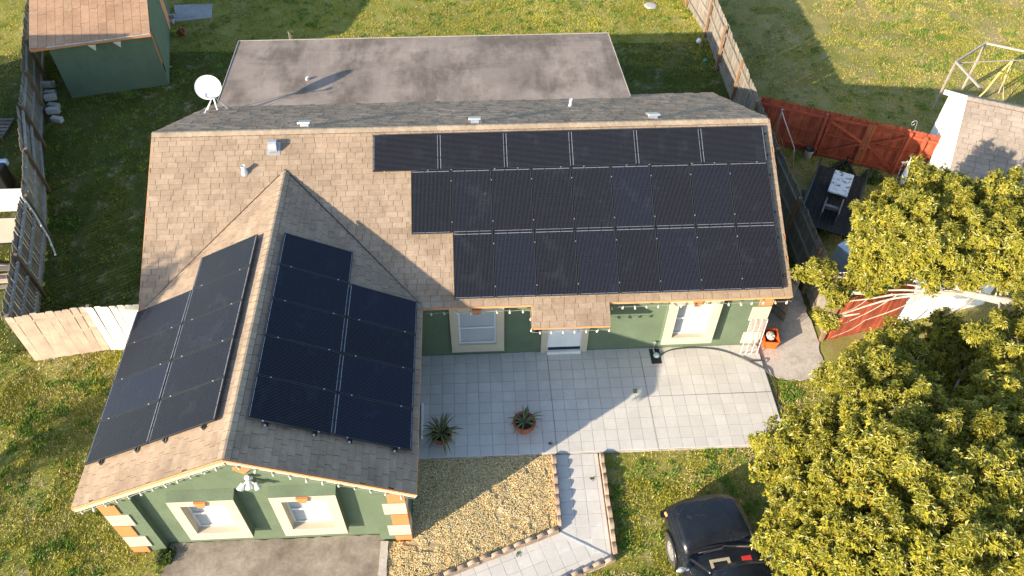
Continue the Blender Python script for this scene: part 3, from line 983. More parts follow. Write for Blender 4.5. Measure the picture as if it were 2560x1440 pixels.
# ------------------------------------------------------------------ solar panels
def cell_mat():
    n = N('solar_cells')
    oc = n.objc()
    sp = n.node('ShaderNodeSeparateXYZ'); n.l(oc, sp.inputs[0])
    oi = n.node('ShaderNodeObjectInfo').outputs['Random']
    base = n.ramp(oi, [(0, (.004, .0048, .010)), (.6, (.0045, .0056, .012)), (.9, (.005, .0072, .018)), (1, (.0055, .0088, .026))])
    # ribbon wires along the long side, 30 to the metre
    fr_ = n.math('FRACT', n.math('MULTIPLY', sp.outputs[0], 29.5))
    ln = n.math('LESS_THAN', n.math('ABSOLUTE', n.math('SUBTRACT', fr_, .5)), .15)
    rows = n.math('FRACT', n.math('MULTIPLY', sp.outputs[1], 1 / .165))
    gap = n.math('LESS_THAN', rows, .018)
    off = n.node('ShaderNodeVectorMath', operation='ADD'); n.l(oc, off.inputs[0])
    cmb = n.node('ShaderNodeCombineXYZ'); n.l(n.math('MULTIPLY', oi, 37.0), cmb.inputs[2]); n.l(cmb.outputs[0], off.inputs[1])
    c = n.mix(n.math('MULTIPLY', ln, .85), base, (.048, .050, .055))
    c = n.mix(gap, c, (.008, .008, .010))
    dust = n.noise(1.6, 6, .68, off.outputs[0])
    c = n.mix(n.ramp(dust, [(.55, 0.0), (.85, .05)]), c, (.30, .33, .42))
    sm = n.noise(6.5, 3, .6, off.outputs[0])
    c = n.mix(n.ramp(sm, [(.72, 0.0), (.80, .05)]), c, (.35, .42, .60))
    n.col(c); n.set(.22, 0, .09)
    n.l(n.ramp(dust, [(.3, .12), (.8, .24)]), n.b.inputs['Roughness'])
    return n.m


M_CELL = cell_mat()
M_RIBBON = pmat('tinned_ribbon', (.20, .22, .26), var=.05, rough=.5, metal=.2)


def panel_parts():
    w_, l_, d_ = PH_, PW_, .04
    f = .011
    fr = MB()
    fr.box(0, f, 0, l_, 0, d_); fr.box(w_ - f, w_, 0, l_, 0, d_); fr.box(f, w_ - f, 0, f, 0, d_); fr.box(f, w_ - f, l_ - f, l_, 0, d_)
    fr.box(f, w_ - f, f, l_ - f, .0, .006)
    frm = fr.mesh('frame', M_BLACKM)
    gl = MB().box(f, w_ - f, f, l_ - f, .0062, d_ - .003).mesh('cell_sheet', M_CELL)
    rb = []
    for y0, y1 in ((l_ - f - .024, l_ - f - .010), (f + .010, f + .020)):
        for k in range(3):
            a = f + .02 + k * (w_ - 2 * f - .03) / 3
            rb.append(MB().box(a, a + (w_ - 2 * f) / 3 - .03, y0, y1, d_ - .0029, d_ - .0024).mesh('end_ribbon', M_RIBBON))
    cl = MB().box(-.009 - .009, .009 - .009, 0, .028, d_ - .006, d_ + .008).mesh('clamp', M_STEEL)
    return frm, gl, rb, cl


P_FRM, P_GL, P_RB, P_CL = panel_parts()
ORD = ['first', 'second', 'third', 'fourth', 'fifth', 'sixth', 'seventh', 'eighth', 'ninth']


def panel(label, M, group):
    t = thing('solar_panel', label, 'solar panel', group=group, M=M)
    obj('frame', P_FRM, t, M)
    gl = obj('cell_sheet', P_GL, t, M)
    for r_ in P_RB: obj('end_ribbon', r_, gl, M)
    for yy in (.27, 1.39): obj('clamp', P_CL, t, M @ Matrix.Translation((0, yy, 0)))
    return t


ROT90 = Matrix.Rotation(math.pi / 2, 4, 'Z')
v1 = S1 - S0
jit = lambda: Matrix.Rotation(random.gauss(0, .0012), 4, 'X') @ Matrix.Rotation(random.gauss(0, .0012), 4, 'Y')
for i in range(6):       # landscape: the long side runs along x
    u = XP - (6 - i) * (PW_ + PG) + PG
    M = F_MF @ Matrix.Translation((u + PW_, v1 - PH_, OFF - .04)) @ ROT90 @ jit()
    panel('%s landscape solar panel from the left in the top row below the main ridge' % ORD[i], M, 'top row of the main roof array')
v2 = v1 - PH_ - PG - PW_
for i in range(9):
    u = XP - (9 - i) * hh + PG
    panel('%s upright solar panel from the left in the middle row of the main roof' % ORD[i], F_MF @ Matrix.Translation((u, v2, OFF - .04)) @ jit(), 'middle row of the main roof array')
v3 = v2 - PG - PW_
for i in range(8):
    u = XP - (8 - i) * hh + PG
    panel('%s upright solar panel from the left in the bottom row above the front eave' % ORD[i], F_MF @ Matrix.Translation((u, v3, OFF - .04)) @ jit(), 'bottom row of the main roof array')
for k in range(5):       # wing left: U runs to the front, column ends at LWU - VL
    u = LWU - VL - (k + 1) * hh + PG
    panel('%s solar panel from the front in the upper column of the sunlit wing slope' % ORD[k], F_WL @ Matrix.Translation((u, SW - UL - PW_, OFF - .04)) @ jit(), 'upper column on the sunlit wing slope')
    if k < 4: panel('%s solar panel from the front in the lower column of the sunlit wing slope' % ORD[k], F_WL @ Matrix.Translation((u, SW - UL - 2 * PW_ - PG, OFF - .04)) @ jit(), 'lower column on the sunlit wing slope')
for k in range(5):
    u = VR + k * hh
    panel('%s solar panel from the front in the upper column of the shaded wing slope' % ORD[k], F_WR @ Matrix.Translation((u, SW - UR - PW_, OFF - .04)) @ jit(), 'upper column on the shaded wing slope')
    if k < 4: panel('%s solar panel from the front in the lower column of the shaded wing slope' % ORD[k], F_WR @ Matrix.Translation((u, SW - UR - 2 * PW_ - PG, OFF - .04)) @ jit(), 'lower column on the shaded wing slope')

# rails with their feet: along u at a given v of the frame
def rail(label, F, u0, u1, v, group):
    t = thing('mounting_rail', label, 'rail', F @ Vector((u0, v, 0)), group)
    m = MB(); m.box(u0, u1, v - .018, v + .018, OFF - .088, OFF - .044, 0, F); m.build('rail_bar', M_BLACKM, t)
    k = u0 + .06
    while k < u1:
        m = MB(); m.box(k - .04, k + .04, v - .07, v + .02, .002, .014, 0, F); m.box(k - .02, k + .02, v - .034, v - .019, .014, OFF - .05, 0, F)
        m.build('foot', M_BLACKM, t); k += 1.22
    e = u1 if (F is F_WL) else u0
    m = MB(); m.box(e - .012, e + .012, v - .022, v + .022, OFF - .092, OFF - .04, 0, F); m.build('end_cap', M_STEEL, t)


for (nm, F, lo, hi, side) in (('sunlit', F_WL, 0, LWU - VL + .07, -1), ('shaded', F_WR, VR - .07, 0, 1)):
    for cn, off_, cnt in (('upper', 0, 5), ('lower', PW_ + PG, 4)):
        for dn, dv in (('higher', -.36), ('lower', -1.34)):
            vv = SW - (UL if side < 0 else UR) - off_ + dv
            a, b_ = (LWU - VL - cnt * hh, hi) if side < 0 else (lo, VR + cnt * hh)
            rail('%s black rail under the %s panel column of the %s wing slope' % (dn, cn, nm), F, a, b_, vv, 'panel rails')
for rn, u0_, vt, hgt in (('top', XP - 6 * (PW_ + PG), v1, PH_), ('middle', XP - 9 * hh, v2 + PW_, PW_), ('bottom', XP - 8 * hh, v3 + PW_, PW_)):
    for dn, f_ in (('higher', .2), ('lower', .8)):
        rail('%s black rail under the %s panel row of the main roof' % (dn, rn), F_MF, u0_ + .02, XP + .07, vt - hgt * f_, 'panel rails')

# ------------------------------------------------------------------ fences
def picket_mesh(w_, h_, th, m, ears=True):
    e = .03 if ears else 0.001
    pr = [(-w_ / 2, 0), (w_ / 2, 0), (w_ / 2, h_ - e), (w_ / 2 - e, h_), (-w_ / 2 + e, h_), (-w_ / 2, h_ - e)]
    n = 6
    vs = [(x_, -th / 2, z_) for x_, z_ in pr] + [(x_, th / 2, z_) for x_, z_ in pr]
    return MB().add(vs, [tuple(range(n)), tuple(range(2 * n - 1, n - 1, -1))] + [((i + 1) % n, i, n + i, n + (i + 1) % n) for i in range(n)]).mesh('picket', m)


def run_fence(t, p, q, side, pm, pitch, prail, ppost, h=1.8, rails=(.3, .95, 1.55), posts=True, lean=0., zj=.02, gapj=.004, skip=()):
    """pickets from p to q; rails and posts on the given side (+1 = left of p->q)"""
    d = Vector((q[0] - p[0], q[1] - p[1], 0)); L = d.length; d /= L
    nrm = Vector((-d.y, d.x, 0)) * side
    a = math.atan2(d.y, d.x)
    n = max(1, int(round(L / pitch)))
    base = Vector((p[0], p[1], 0))
    for i in range(n):
        if i in skip: continue
        c = base + d * (L * (i + .5) / n)
        T = Matrix.Translation(c + Vector((0, 0, random.uniform(-zj, zj)))) @ Matrix.Rotation(a, 4, 'Z') @ Matrix.Rotation(lean * side + random.gauss(0, .006), 4, 'X') @ Matrix.Rotation(random.gauss(0, gapj), 4, 'Y') @ Matrix.Diagonal((L / n / pitch, 1, 1, 1))
        obj('picket', pm, t, T)
    for z in rails:
        m = MB(); s = nrm * .032
        m.bar(base + s * 1.25 + Vector((0, 0, z)) + d * .01, base + d * (L - .01) + s + Vector((0, 0, z + random.uniform(-.02, .02))), .06, .085)
        m.build('rail', prail, t)
    if posts:
        m = MB(); c = base + nrm * .10
        m.box(-.045, .045, -.045, .045, -.1, h - .03, 0, Matrix.Translation(c) @ Matrix.Rotation(a, 4, 'Z') @ Matrix.Rotation(random.gauss(0, .015), 4, 'X'))
        m.build('post', ppost, t)


PK_G = picket_mesh(.132, 1.8, .016, M_WOODG)
t = thing('picket_fence', 'long weathered grey picket fence along the left yard', 'fence', (-5, 2, 0))
LP = [(-3.80, -3.60), (-4.33, -1.42), (-4.97, 1.0), (-5.72, 3.2), (-6.65, 5.55), (-7.25, 7.55), (-7.95, 9.6), (-8.75, 12.2), (-9.4, 14.6)]
for a_, b_ in zip(LP[:-1], LP[1:]):
    run_fence(t, a_, b_, -1, PK_G, .145, M_RAILW, M_WOODB, lean=random.uniform(-.02, .03), zj=.03)
ln = MB(); ln.tube([(-4.93, .98, 1.72), (-4.72, .75, 1.3), (-4.5, .45, .6), (-4.42, .2, .08)], .028, 8)
tag(ln.build('bent_pipe', M_WHITEP), 'bent white pipe leaning on the left fence', 'pipe')

PK_P = picket_mesh(.19, 1.78, .018, M_WOODP); PK_PP = picket_mesh(.19, 1.82, .018, M_WOODPP)
t = thing('cedar_fence', 'pale cedar fence panel facing the front lawn, with a chipped board', 'fence', (-2.7, -3.6, 0))
run_fence(t, (-3.72, -3.72), (-1.80, -3.44), 1, PK_P, .192, M_WOODP, M_WOODG, zj=.035, lean=-.02)
t = thing('cedar_gate', 'whiter cedar gate panel between the fence and the house wing', 'gate', (-.7, -3.45, 0))
run_fence(t, (-1.77, -3.45), (.38, -3.42), 1, PK_PP, .195, M_WOODPP, M_WOODG, zj=.02)

PK_D = picket_mesh(.132, 1.82, .016, M_WOODG)
t = thing('boundary_fence', 'long grey wooden fence between the house and the right neighbour', 'fence', (18, 4, 0))
RP = [(17.93, -3.97), (17.95, -2.2), (17.95, -.1), (17.92, 2.2), (17.97, 4.75), (17.99, 7.15), (18.0, 9.45), (18.02, 11.85), (17.75, 14.3), (17.6, 16.6)]
for a_, b_ in zip(RP[:-1], RP[1:]):
    run_fence(t, a_, b_, 1, PK_D, .14, M_WOODG, M_WOODB, h=1.9, lean=random.uniform(-.01, .02))
t = thing('side_gate', 'grey board gate standing ajar beside the right house wall', 'gate', (16.4, -2.6, 0))
PK_S = picket_mesh(.14, 1.8, .018, M_WOODG)
run_fence(t, (16.05, -1.75), (16.97, -3.27), -1, PK_S, .146, M_WOODG, M_WOODB, posts=False)

PK_R = picket_mesh(.118, 1.8, .016, M_RED)
t = thing('red_fence', 'red stained fence across the side yard left of the double gate', 'fence', (19, 4.6, 0))
run_fence(t, (18.1, 5.1), (20.1, 4.16), -1, PK_R, .122, M_RED, M_RED)
run_fence(t, (20.12, 4.15), (20.2, 4.11), -1, PK_R, .1, M_RED, M_RED)
def gate(label, p, q, diag):
    t = thing('red_gate', label, 'gate', (p[0], p[1], 0), 'red double gate')
    run_fence(t, p, q, -1, PK_R, .122, M_RED, M_RED, rails=(.12, .95, 1.6), posts=False)
    d = Vector((q[0] - p[0], q[1] - p[1], 0)).normalized(); nrm = Vector((d.y, -d.x, 0))
    P = lambda f, z, o: Vector((p[0], p[1], 0)).lerp(Vector((q[0], q[1], 0)), f) + nrm * o + Vector((0, 0, z))
    for f in (.045, .955):
        m = MB(); m.bar(P(f, .05, .085), P(f, 1.72, .085), .10, .05, 0, nrm); m.build('stile', M_RED, t)
    a, b_ = diag
    m = MB(); m.bar(P(a, 1.5, .090), P(b_, .98, .090), .09, .045, 0, nrm); m.build('brace', M_RED, t)
    m = MB(); m.bar(P(b_, .9, .090), P(a, .2, .090), .09, .045, 0, nrm); m.build('brace', M_RED, t)
gate('left leaf of the red double gate with a K shaped brace', (20.2, 4.11), (21.42, 3.55), (.08, .92))
gate('right leaf of the red double gate with one broken picket', (21.46, 3.53), (22.5, 3.06), (.92, .08))
t = thing('red_fence', 'short red fence panel between the double gate and the white house', 'fence', (22.9, 2.9, 0))
run_fence(t, (22.52, 3.05), (23.75, 2.5), -1, PK_R, .122, M_RED, M_RED)
m = MB(); m.bar((22.98, 2.84, 0), (22.92, 2.76, 1.7), .09, .09); m.build('post', M_RED, t)
t = thing('front_red_fence', 'sunlit red fence half hidden behind the leafy trees', 'fence', (19, -3.7, 0))
run_fence(t, (17.99, -3.98), (20.05, -3.52), 1, PK_R, .122, M_RED, M_RED)
PK_W = picket_mesh(.14, 1.8, .018, M_WHITEP)
t = thing('white_fence', 'bright white fence panel behind the trees right of the red fence', 'fence', (21, -3.3, 0))
run_fence(t, (20.12, -3.5), (23.0, -2.86), 1, PK_W, .146, M_WHITEP, M_WHITEP)

# ------------------------------------------------------------------ garden shed
E_U = Vector((3.37, .77, 0)).normalized(); E_V = Vector((-E_U.y, E_U.x, 0))
so_ = Vector((-6.54, 8.46, 0))
Ms = frame(so_, E_U, E_V, (0, 0, 1))
shed = thing('garden_shed', 'dark green shed with an orange tan panelled roof', 'shed', so_)
WD, DP, EH = 3.46, 5.6, 2.56
sl_ = .26
prof = [(0, -.05), (DP, -.05), (DP, EH + .1), (DP / 2, EH + sl_ * DP / 2), (0, EH)]
m = MB()
n = 5
vs = [Ms @ Vector((0, y_, z_)) for y_, z_ in prof] + [Ms @ Vector((WD, y_, z_)) for y_, z_ in prof]
m.add(vs, [tuple(range(n)), tuple(range(2 * n - 1, n - 1, -1))] + [((i + 1) % n, i, n + i, n + (i + 1) % n) for i in range(n)])
m.build('wall', M_GREEN, shed)
m = MB(); m.box(WD, WD + .02, 3.9, 4.75, 0, 2.0, 0, Ms); m.build('door', M_ORANGE_TRIM, shed)
m = MB(); m.box(WD + .001, WD + .025, .0, .09, .9, EH - .1, 0, Ms); m.build('corner_trim', M_ORANGE, shed)
m = MB(); m.box(WD + .001, WD + .03, .10, .18, .5, EH - .1, 0, Ms); m.build('black_strip', M_BLACK, shed)  # black upright strip beside the corner trim
M_SROOF = shingle_mat('shed_roof_panel', (.335, .20, .122), (.36, .222, .138), (.39, .246, .155), (.30, .17, .10), .6, .9)
al = math.atan(sl_)
SF = frame(Ms @ Vector((-.42, -.52, EH - .12)), E_U, E_V * math.cos(al) + Vector((0, 0, math.sin(al))), -E_V * math.sin(al) + Vector((0, 0, math.cos(al))))
RWD, RL = 3.97, 3.3
m = MB(); m.box(0, RWD, 0, RL, -.09, -.012, 0, SF); rd = m.build('roof', M_DECK, shed)
sp_m = npmesh('roof_panel', SHV * np.array([1, 1, .6]), SHF, [M_SROOF, M_EDGE], mi=SHM)
nc = 14; pw = RWD / nc
for i in range(nc):
    vv = -.3 * ((i * 5) % 3) / 3 * 1.2
    while vv < RL:
        ln_ = .9
        a, b_ = max(vv, -.02), min(vv + ln_, RL)
        if b_ - a > .05:
            obj('roof_panel', sp_m, rd, SF @ Matrix.Translation((i * pw + .004, a, .0)) @ Matrix.Diagonal((pw - .008, b_ - a - .004, 1, 1)))
        vv += ln_
m = MB(); m.box(0, RWD, -.03, -.01, -.13, -.005, 0, SF); m.build('fascia', M_ORANGE_TRIM, rd)
m = MB(); m.box(.55, 2.4, -.045, -.032, -.02, .016, 0, SF); m.box(2.43, RWD, -.045, -.032, -.02, .016, 0, SF); m.build('drip_edge', M_ALU, rd)
RSF = frame(SF @ Vector((0, 2 * RL - .02, 0)), -E_U, -E_V * math.cos(al) + Vector((0, 0, math.sin(al))), E_V * math.sin(al) + Vector((0, 0, math.cos(al))))
m = MB(); m.box(-RWD, 0, -.3, RL - .35, -.09, -.0, 0, RSF); m.build('rear_roof', M_SROOF, rd)
for i, (u_, z_) in enumerate(((1.85, 0), (2.68, 0))):
    m = MB(); pr = [(u_, -.13), (u_ + .26, -.13), (u_ + .19, -.36)]
    vs = [SF @ Vector((x_, -.045, 0)) + Vector((0, 0, q_)) for x_, q_ in pr] + [SF @ Vector((x_, -.03, 0)) + Vector((0, 0, q_)) for x_, q_ in pr]
    m.add(vs, [(2, 1, 0), (3, 4, 5), (0, 1, 4, 3), (1, 2, 5, 4), (2, 0, 3, 5)])
    tag(m.build('bunting_flag', M_CREAM), '%s cream triangle flag hanging below the shed eave' % ('left' if i == 0 else 'right'), 'flag', 'cream flags on the shed')
m = MB(); m.box(-4.28, -4.0, 13.55, 13.95, 0, .16); m.box(-4.26, -3.96, 13.8, 13.95, .16, .3)
tag(bevel(m.build('door_step', M_GREYPAD), .02), 'small pale concrete step at the shed side', 'step')
# potted plant tipped by the shed, stray leaves, blocks
t = thing('tipped_pot', 'tipped terracotta pot with bright green plant beside the shed', 'flower pot', (-3.55, 12.8, 0))
Mp = Matrix.Translation((-3.5, 12.75, .15)) @ Matrix.Rotation(1.2, 4, 'Y')
m = MB(); m.lathe([(.001, -.12), (.09, -.12), (.15, .1), (.16, .14), (.13, .14), (.12, .08)], 16, M=Mp); m.build('pot', M_TERRA, t)
M_LIME = pmat('lime_leaf', (.16, .36, .03), var=.2, rough=.5)
m = MB()
for k in range(16):
    a = random.uniform(0, 6.28); r_ = random.uniform(.05, .2); c = Vector((-3.78 + r_ * math.cos(a), 12.85 + r_ * math.sin(a), random.uniform(.05, .22)))
    m.add([c + Vector((-.06, 0, 0)), c + Vector((0, -.03, .02)), c + Vector((.06, 0, .03)), c + Vector((0, .03, .02))], [(0, 1, 2, 3)])
m.build('foliage', M_LIME, t)
M_BLK = pmat('concrete_block', (.40, .38, .36), var=.2, rough=.9, bump=.5, isl=.2)
blk = MB().box(-.2, .2, -.1, .1, 0, .19).mesh('block', M_BLK)
for k in range(9):
    f = k / 8
    o = obj('concrete_block', blk, None, Matrix.Translation((-7.62 + 1.0 * f + random.uniform(-.05, .05), 9.25 - 2.2 * f, .19 * (k % 3 == 1))) @ Matrix.Rotation(random.uniform(-.3, .3), 4, 'Z'))
    tag(o, '%s grey block from the shed in the row beside the left fence' % (ORD[k]), 'block', 'grey blocks along the fence'); bevel(o, .012)

# ------------------------------------------------------------------ neighbour house on the right
e_ = Vector((.9126, -.4089, 0)); p_ = Vector((-.4089, -.9126, 0))
no = Vector((22.76, 1.71, 4.0)); nsl = math.atan(.56)
nh = thing('neighbour_house', 'white gabled house with pale shingles at the right edge', 'house', (25, 0, 0))
HL, HS = 12.0, 3.45
NF_F = frame(no + p_ * (HS * math.cos(nsl)) - Vector((0, 0, HS * math.sin(nsl))), e_, -p_ * math.cos(nsl) + Vector((0, 0, math.sin(nsl))), p_ * math.sin(nsl) + Vector((0, 0, math.cos(nsl))))
NF_B = frame(no - p_ * (HS * math.cos(nsl)) - Vector((0, 0, HS * math.sin(nsl))) + e_ * HL, -e_, p_ * math.cos(nsl) + Vector((0, 0, math.sin(nsl))), -p_ * math.sin(nsl) + Vector((0, 0, math.cos(nsl))))
nd_ = []
for F in (NF_F, NF_B):
    m = MB(); m.box(0, HL, 0, HS, -.12, -.014, 0, F); nd_.append(m.build('roof_slope', M_DECK, nh))
sh_n = npmesh('shingle', SHV, SHF, [M_SHN, M_EDGE], mi=SHM)
L = lay(NF_F, 0, HL, 0, HS - .02, .165, .36, lambda c, u, v: True)
vis = sorted(range(len(L)), key=lambda k: L[k][2])
single_n = set(vis[:220])
P = [np.array(L[k][0]) for k in range(len(L)) if k not in single_n]
for k in single_n: obj('shingle', sh_n, nd_[0], L[k][0])
L2 = lay(NF_B, 0, HL, 0, HS - .02, .165, .36, lambda c, u, v: True)
def field(Ms_, mats, parent):
    P_ = np.array(Ms_)
    V = np.einsum('nij,vj->nvi', P_[:, :3, :3], SHV) + P_[:, None, :3, 3]
    FF = (SHF[None] + (np.arange(len(P_)) * 8)[:, None, None]).reshape(-1, 4)
    tag(obj('shingle_field', npmesh('shingle_field', V.reshape(-1, 3), FF, mats, mi=np.tile(SHM, len(P_))), parent), kind='stuff')
field(P, [M_SHN, M_EDGE], nd_[0]); field([np.array(q[0]) for q in L2], [M_SHN, M_EDGE], nd_[1])
rcn = ridge_cap(nsl, nsl, .15)
rcn.materials[0] = M_SHN
k = 0.
while k < 6:
    q = no + e_ * k
    obj('ridge_cap', rcn, nd_[0], Matrix.Translation(q) @ Matrix.Rotation(math.atan2(e_.y, e_.x), 4, 'Z')); k += .21
hw = HS * math.cos(nsl) - .25
gp = lambda s, z, k: no + p_ * s + e_ * k + Vector((0, 0, z - 4.0))
m = MB()
zt = lambda s: 4.0 - .13 - abs(s) * .56
ring = [(-hw, -.1), (hw, -.1), (hw, zt(hw)), (0, zt(0)), (-hw, zt(hw))]
vs = [gp(s, z, .12) for s, z in ring] + [gp(s, z, HL - .3) for s, z in ring]
m.add(vs, [(4, 3, 2, 1, 0), (5, 6, 7, 8, 9)] + [(i, (i + 1) % 5, 5 + (i + 1) % 5, 5 + i) for i in range(5)])
m.build('wall', M_WHITEP, nh)
for sg in (-1, 1):
    m = MB(); h_ = HS * math.cos(nsl); m.bar(gp(sg * h_, 4 - HS * math.sin(nsl) - .07, -.012), gp(0, 4 - .07, -.012), .025, .16, 0, (0, 0, 1)); m.build('rake_board', M_WHITEP, nh)
m = MB(); m.bar(gp(-hw - .05, 2.3, .1), gp(-hw - .05, 2.0, .35), .04, .04); m.build('bracket', M_WHITEP, nh)

# bare timber frame behind that house
t = thing('timber_frame', 'open timber pergola frame behind the white house', 'pergola', (26, 6, 0))
M_PERG = wood_mat('bleached_timber', (.34, .29, .25), isl=.12)
PZ = 2.0
pt = [Vector((25.40, 6.58, PZ)), Vector((27.02, 7.74, PZ)), Vector((29.9, 6.3, PZ)), Vector((25.45, 4.75, PZ + .1))]
for i in (0, 1, 3):
    m = MB(); m.bar(pt[i] + Vector((0, 0, .001 * i)), pt[(i + 1) % 4] + Vector((0, 0, .001 * i)), .06, .06); m.build('beam', M_PERG, t)
for i in range(3):
    m = MB(); m.bar(pt[i] - Vector((0, 0, PZ)), pt[i] - Vector((0, 0, .05)), .055, .055); m.build('post', M_PERG, t)
m = MB(); m.tube([pt[0] + Vector((.1, 0, -.05)), pt[1].lerp(pt[2], .75)], .022, 6); m.build('cross_pole', M_PERG, t)
t = thing('standpipe', 'pole with a yellow hose hanging from its top near the pergola', 'standpipe', (28.3, 7.4, 0))
m = MB(); m.tube([(28.35, 7.5, 0), (28.1, 7.35, 1.55)], .03, 8); m.build('pole', M_PERG, t)
M_HOSEY = pmat('yellow_hose', (.58, .45, .16), rough=.6)
m = MB(); m.tube([(28.1, 7.35, 1.55), (27.8, 7.3, 1.0), (27.4, 7.0, .45), (26.9, 6.7, .12), (26.4, 6.4, .05)], .035, 8); m.tube([(28.1, 7.35, 1.5), (28.0, 7.2, .9), (28.15, 7.0, .3), (28.2, 6.8, .03)], .022, 8); m.build('hose', M_HOSEY, t)

# ------------------------------------------------------------------ clutter in the side yard
M_TRL = pmat('burnt_trailer_deck', (.018, .016, .015), var=.4, vs=6, rough=.8, dirt=((.20, .18, .16), 11, .66, .74))
M_LID = pmat('dirty_white_lid', (.62, .62, .60), var=.05, rough=.6, dirt=((.05, .045, .04), 7, .53, .60))
M_BOXB = pmat('dark_box', (.03, .03, .03), rough=.7)
t = thing('flatbed_trailer', 'blackened flatbed trailer parked behind the boundary fence', 'trailer', (19.9, 1.3, 0))
u1 = Vector((-.50, -.866, 0)); u2 = Vector((.866, -.50, 0))
Ft = frame((19.86, 3.0, .48), u1, u2, (0, 0, 1))
m = MB(); nb = 9
for i in range(nb):
    mm = MB(); mm.box(0, 3.1, i * 1.5 / nb + .006, (i + 1) * 1.5 / nb - .006, -.04, random.uniform(-.004, .006), 0, Ft); mm.build('deck_plank', M_TRL, t)
for y_ in (-.02, 1.52):
    m = MB(); m.box(-.1, 3.12, y_ - .025, y_ + .025, .12, .2, 0, Ft)
    for x_ in (0, 1.0, 2.05, 3.05): m.box(x_ - .02, x_ + .02, y_ - .02, y_ + .02, -.1, .12, 0, Ft)
    m.build('side_rail', M_BLACKM, t)
m = MB(); m.box(0, 3.1, .05, .12, -.14, -.05, 0, Ft); m.box(0, 3.1, 1.38, 1.45, -.14, -.05, 0, Ft); m.build('chassis', M_BLACKM, t)
m = MB(); m.bar(Ft @ Vector((0, .3, -.08)), Ft @ Vector((-.75, .76, -.08)), .06, .08); m.bar(Ft @ Vector((0, 1.2, -.085)), Ft @ Vector((-.75, .76, -.085)), .06, .08); m.tube([Ft @ Vector((-.72, .76, -.35)), Ft @ Vector((-.72, .76, .12))], .03); m.build('tongue', M_BLACKM, t)
for y_ in (-.18, 1.68):
    m = MB(); c = Ft @ Vector((1.7, y_, -.2)); m.tube([c - u2 * .08, c + u2 * .08], .28, 18); m.build('wheel', M_RUBBER, t)
t = thing('tool_chest', 'chest with a soiled white lid standing on the trailer', 'chest', (19.9, 1.5, .5))
Fc = frame((19.93, 2.12, .49), u1, u2, (0, 0, 1))
m = MB(); m.box(.03, .55, .03, .57, 0, .46, 0, Fc); m.build('body', M_BOXB, t)
m = MB(); m.box(0, 1.15, 0, .60, .46, .52, 0, Fc); bevel(m.build('lid', M_LID, t), .02)
m = MB(); m.box(1.2, 1.95, .52, .56, .0, .42, 0, Fc); m.box(1.2, 1.95, .05, .09, .0, .3, 0, Fc); m.box(1.5, 1.62, .09, .52, .2, .3, 0, Fc); m.build('stand', pmat('sooty_steel', (.16, .15, .14), var=.4, vs=6, rough=.7), t)
t = thing('paint_bucket', 'white bucket with a black rim below the red fence', 'bucket', (19.87, 4.0, 0))
m = MB(); m.lathe([(.001, .0), (.13, .0), (.155, .34), (.165, .35), (.15, .35), (.13, .05), (.001, .04)], 18, (19.85, 3.98, 0)); m.build('tub', M_WHITEP, t)
m = MB(); m.lathe([(.149, .349), (.168, .36), (.15, .375), (.138, .34), (.001, .26)], 18, (19.85, 3.98, 0)); m.build('dark_liner', M_BLACK, t)
t = thing('clothes_line_pole', 'grey clothes line pole with orange cords in the side yard', 'pole', (19.3, 4.0, 0))
m = MB(); m.tube([(18.55, 4.15, 0), (18.5, 4.1, 1.95)], .028, 8); m.build('post', M_STEEL, t)
m = MB(); m.tube([(18.5, 4.1, 1.85), (19.2, 3.8, .55)], .022, 8); m.tube([(19.2, 3.8, .55), (19.25, 3.6, 0)], .018, 6); m.build('arm', M_STEEL, t)
M_CORD = pmat('orange_cord', (.42, .19, .07), rough=.7)
m = MB()
for q in range(4):
    x_ = 18.5 + .07 * q
    m.tube([(18.5, 4.1, 1.75), (x_ - .15, 4.05, 1.1), (x_ + .05, 4.0, .5 + .1 * q), (x_ + .25, 3.95, .3), (x_ + .3, 3.8, .05)], .010, 5)
m.tube([(19.2, 3.8, .55), (19.0, 3.4, .1), (19.25, 3.05, .03), (19.4, 2.9, .03)], .010, 5)
m.build('cord', M_CORD, t)
t = thing('folding_rack', 'folded silver and black rack leaning by the white house', 'rack', (22.6, 2.2, 0))
m = MB()
for q in (0, .62): m.tube([(22.25 + q, 2.25, 0), (22.28 + q, 2.42, 1.0)], .02, 6)
m.tube([(22.22, 2.42, .98), (22.95, 2.42, .98)], .03, 8); m.build('frame', M_STEEL, t)
for q in range(5):
    m = MB(); m.bar((22.27, 2.28 + .02 * q, .2 + .15 * q), (22.88, 2.28 + .02 * q, .2 + .15 * q), .02, .06); m.build('slat', M_BLACK, t)
t = thing('closed_parasol', 'closed white parasol leaning beside the rack', 'parasol', (22.0, 1.5, 0))
m = MB(); m.tube([(21.95, 1.4, .05), (21.93, 1.42, .4), (22.0, 1.65, 1.0), (22.08, 1.85, 1.5)], [.02, .13, .10, .02], 8); m.build('canopy', M_WHITEP, t)
m = MB(); m.tube([(21.95, 1.4, 0), (22.1, 1.9, 1.62)], .015, 6); m.build('pole', M_STEEL, t)
m = MB(); m.box(-.25, .25, -.32, .32, 0, .85, 0, Matrix.Translation((19.35, -1.25, 0)) @ Matrix.Rotation(.5, 4, 'Z')); o = bevel(m.build('storage_cabinet', pmat('pale_blue_panel', (.50, .58, .66), rough=.5)), .02)
tag(o, 'pale blue cabinet beside the fence under the tree', 'cabinet')
sc = MB(); import_pts = [(22.55 + .11 * math.cos(a_) * (1 - a_ / 9), 3.18, 1.95 + .13 * math.sin(a_) * (1 - a_ / 9)) for a_ in [k * .35 for k in range(20)]]
sc.tube(import_pts + [], .009, 5); sc.tube([(22.66, 3.18, 1.95), (22.7, 3.15, 1.5)], .009, 5)
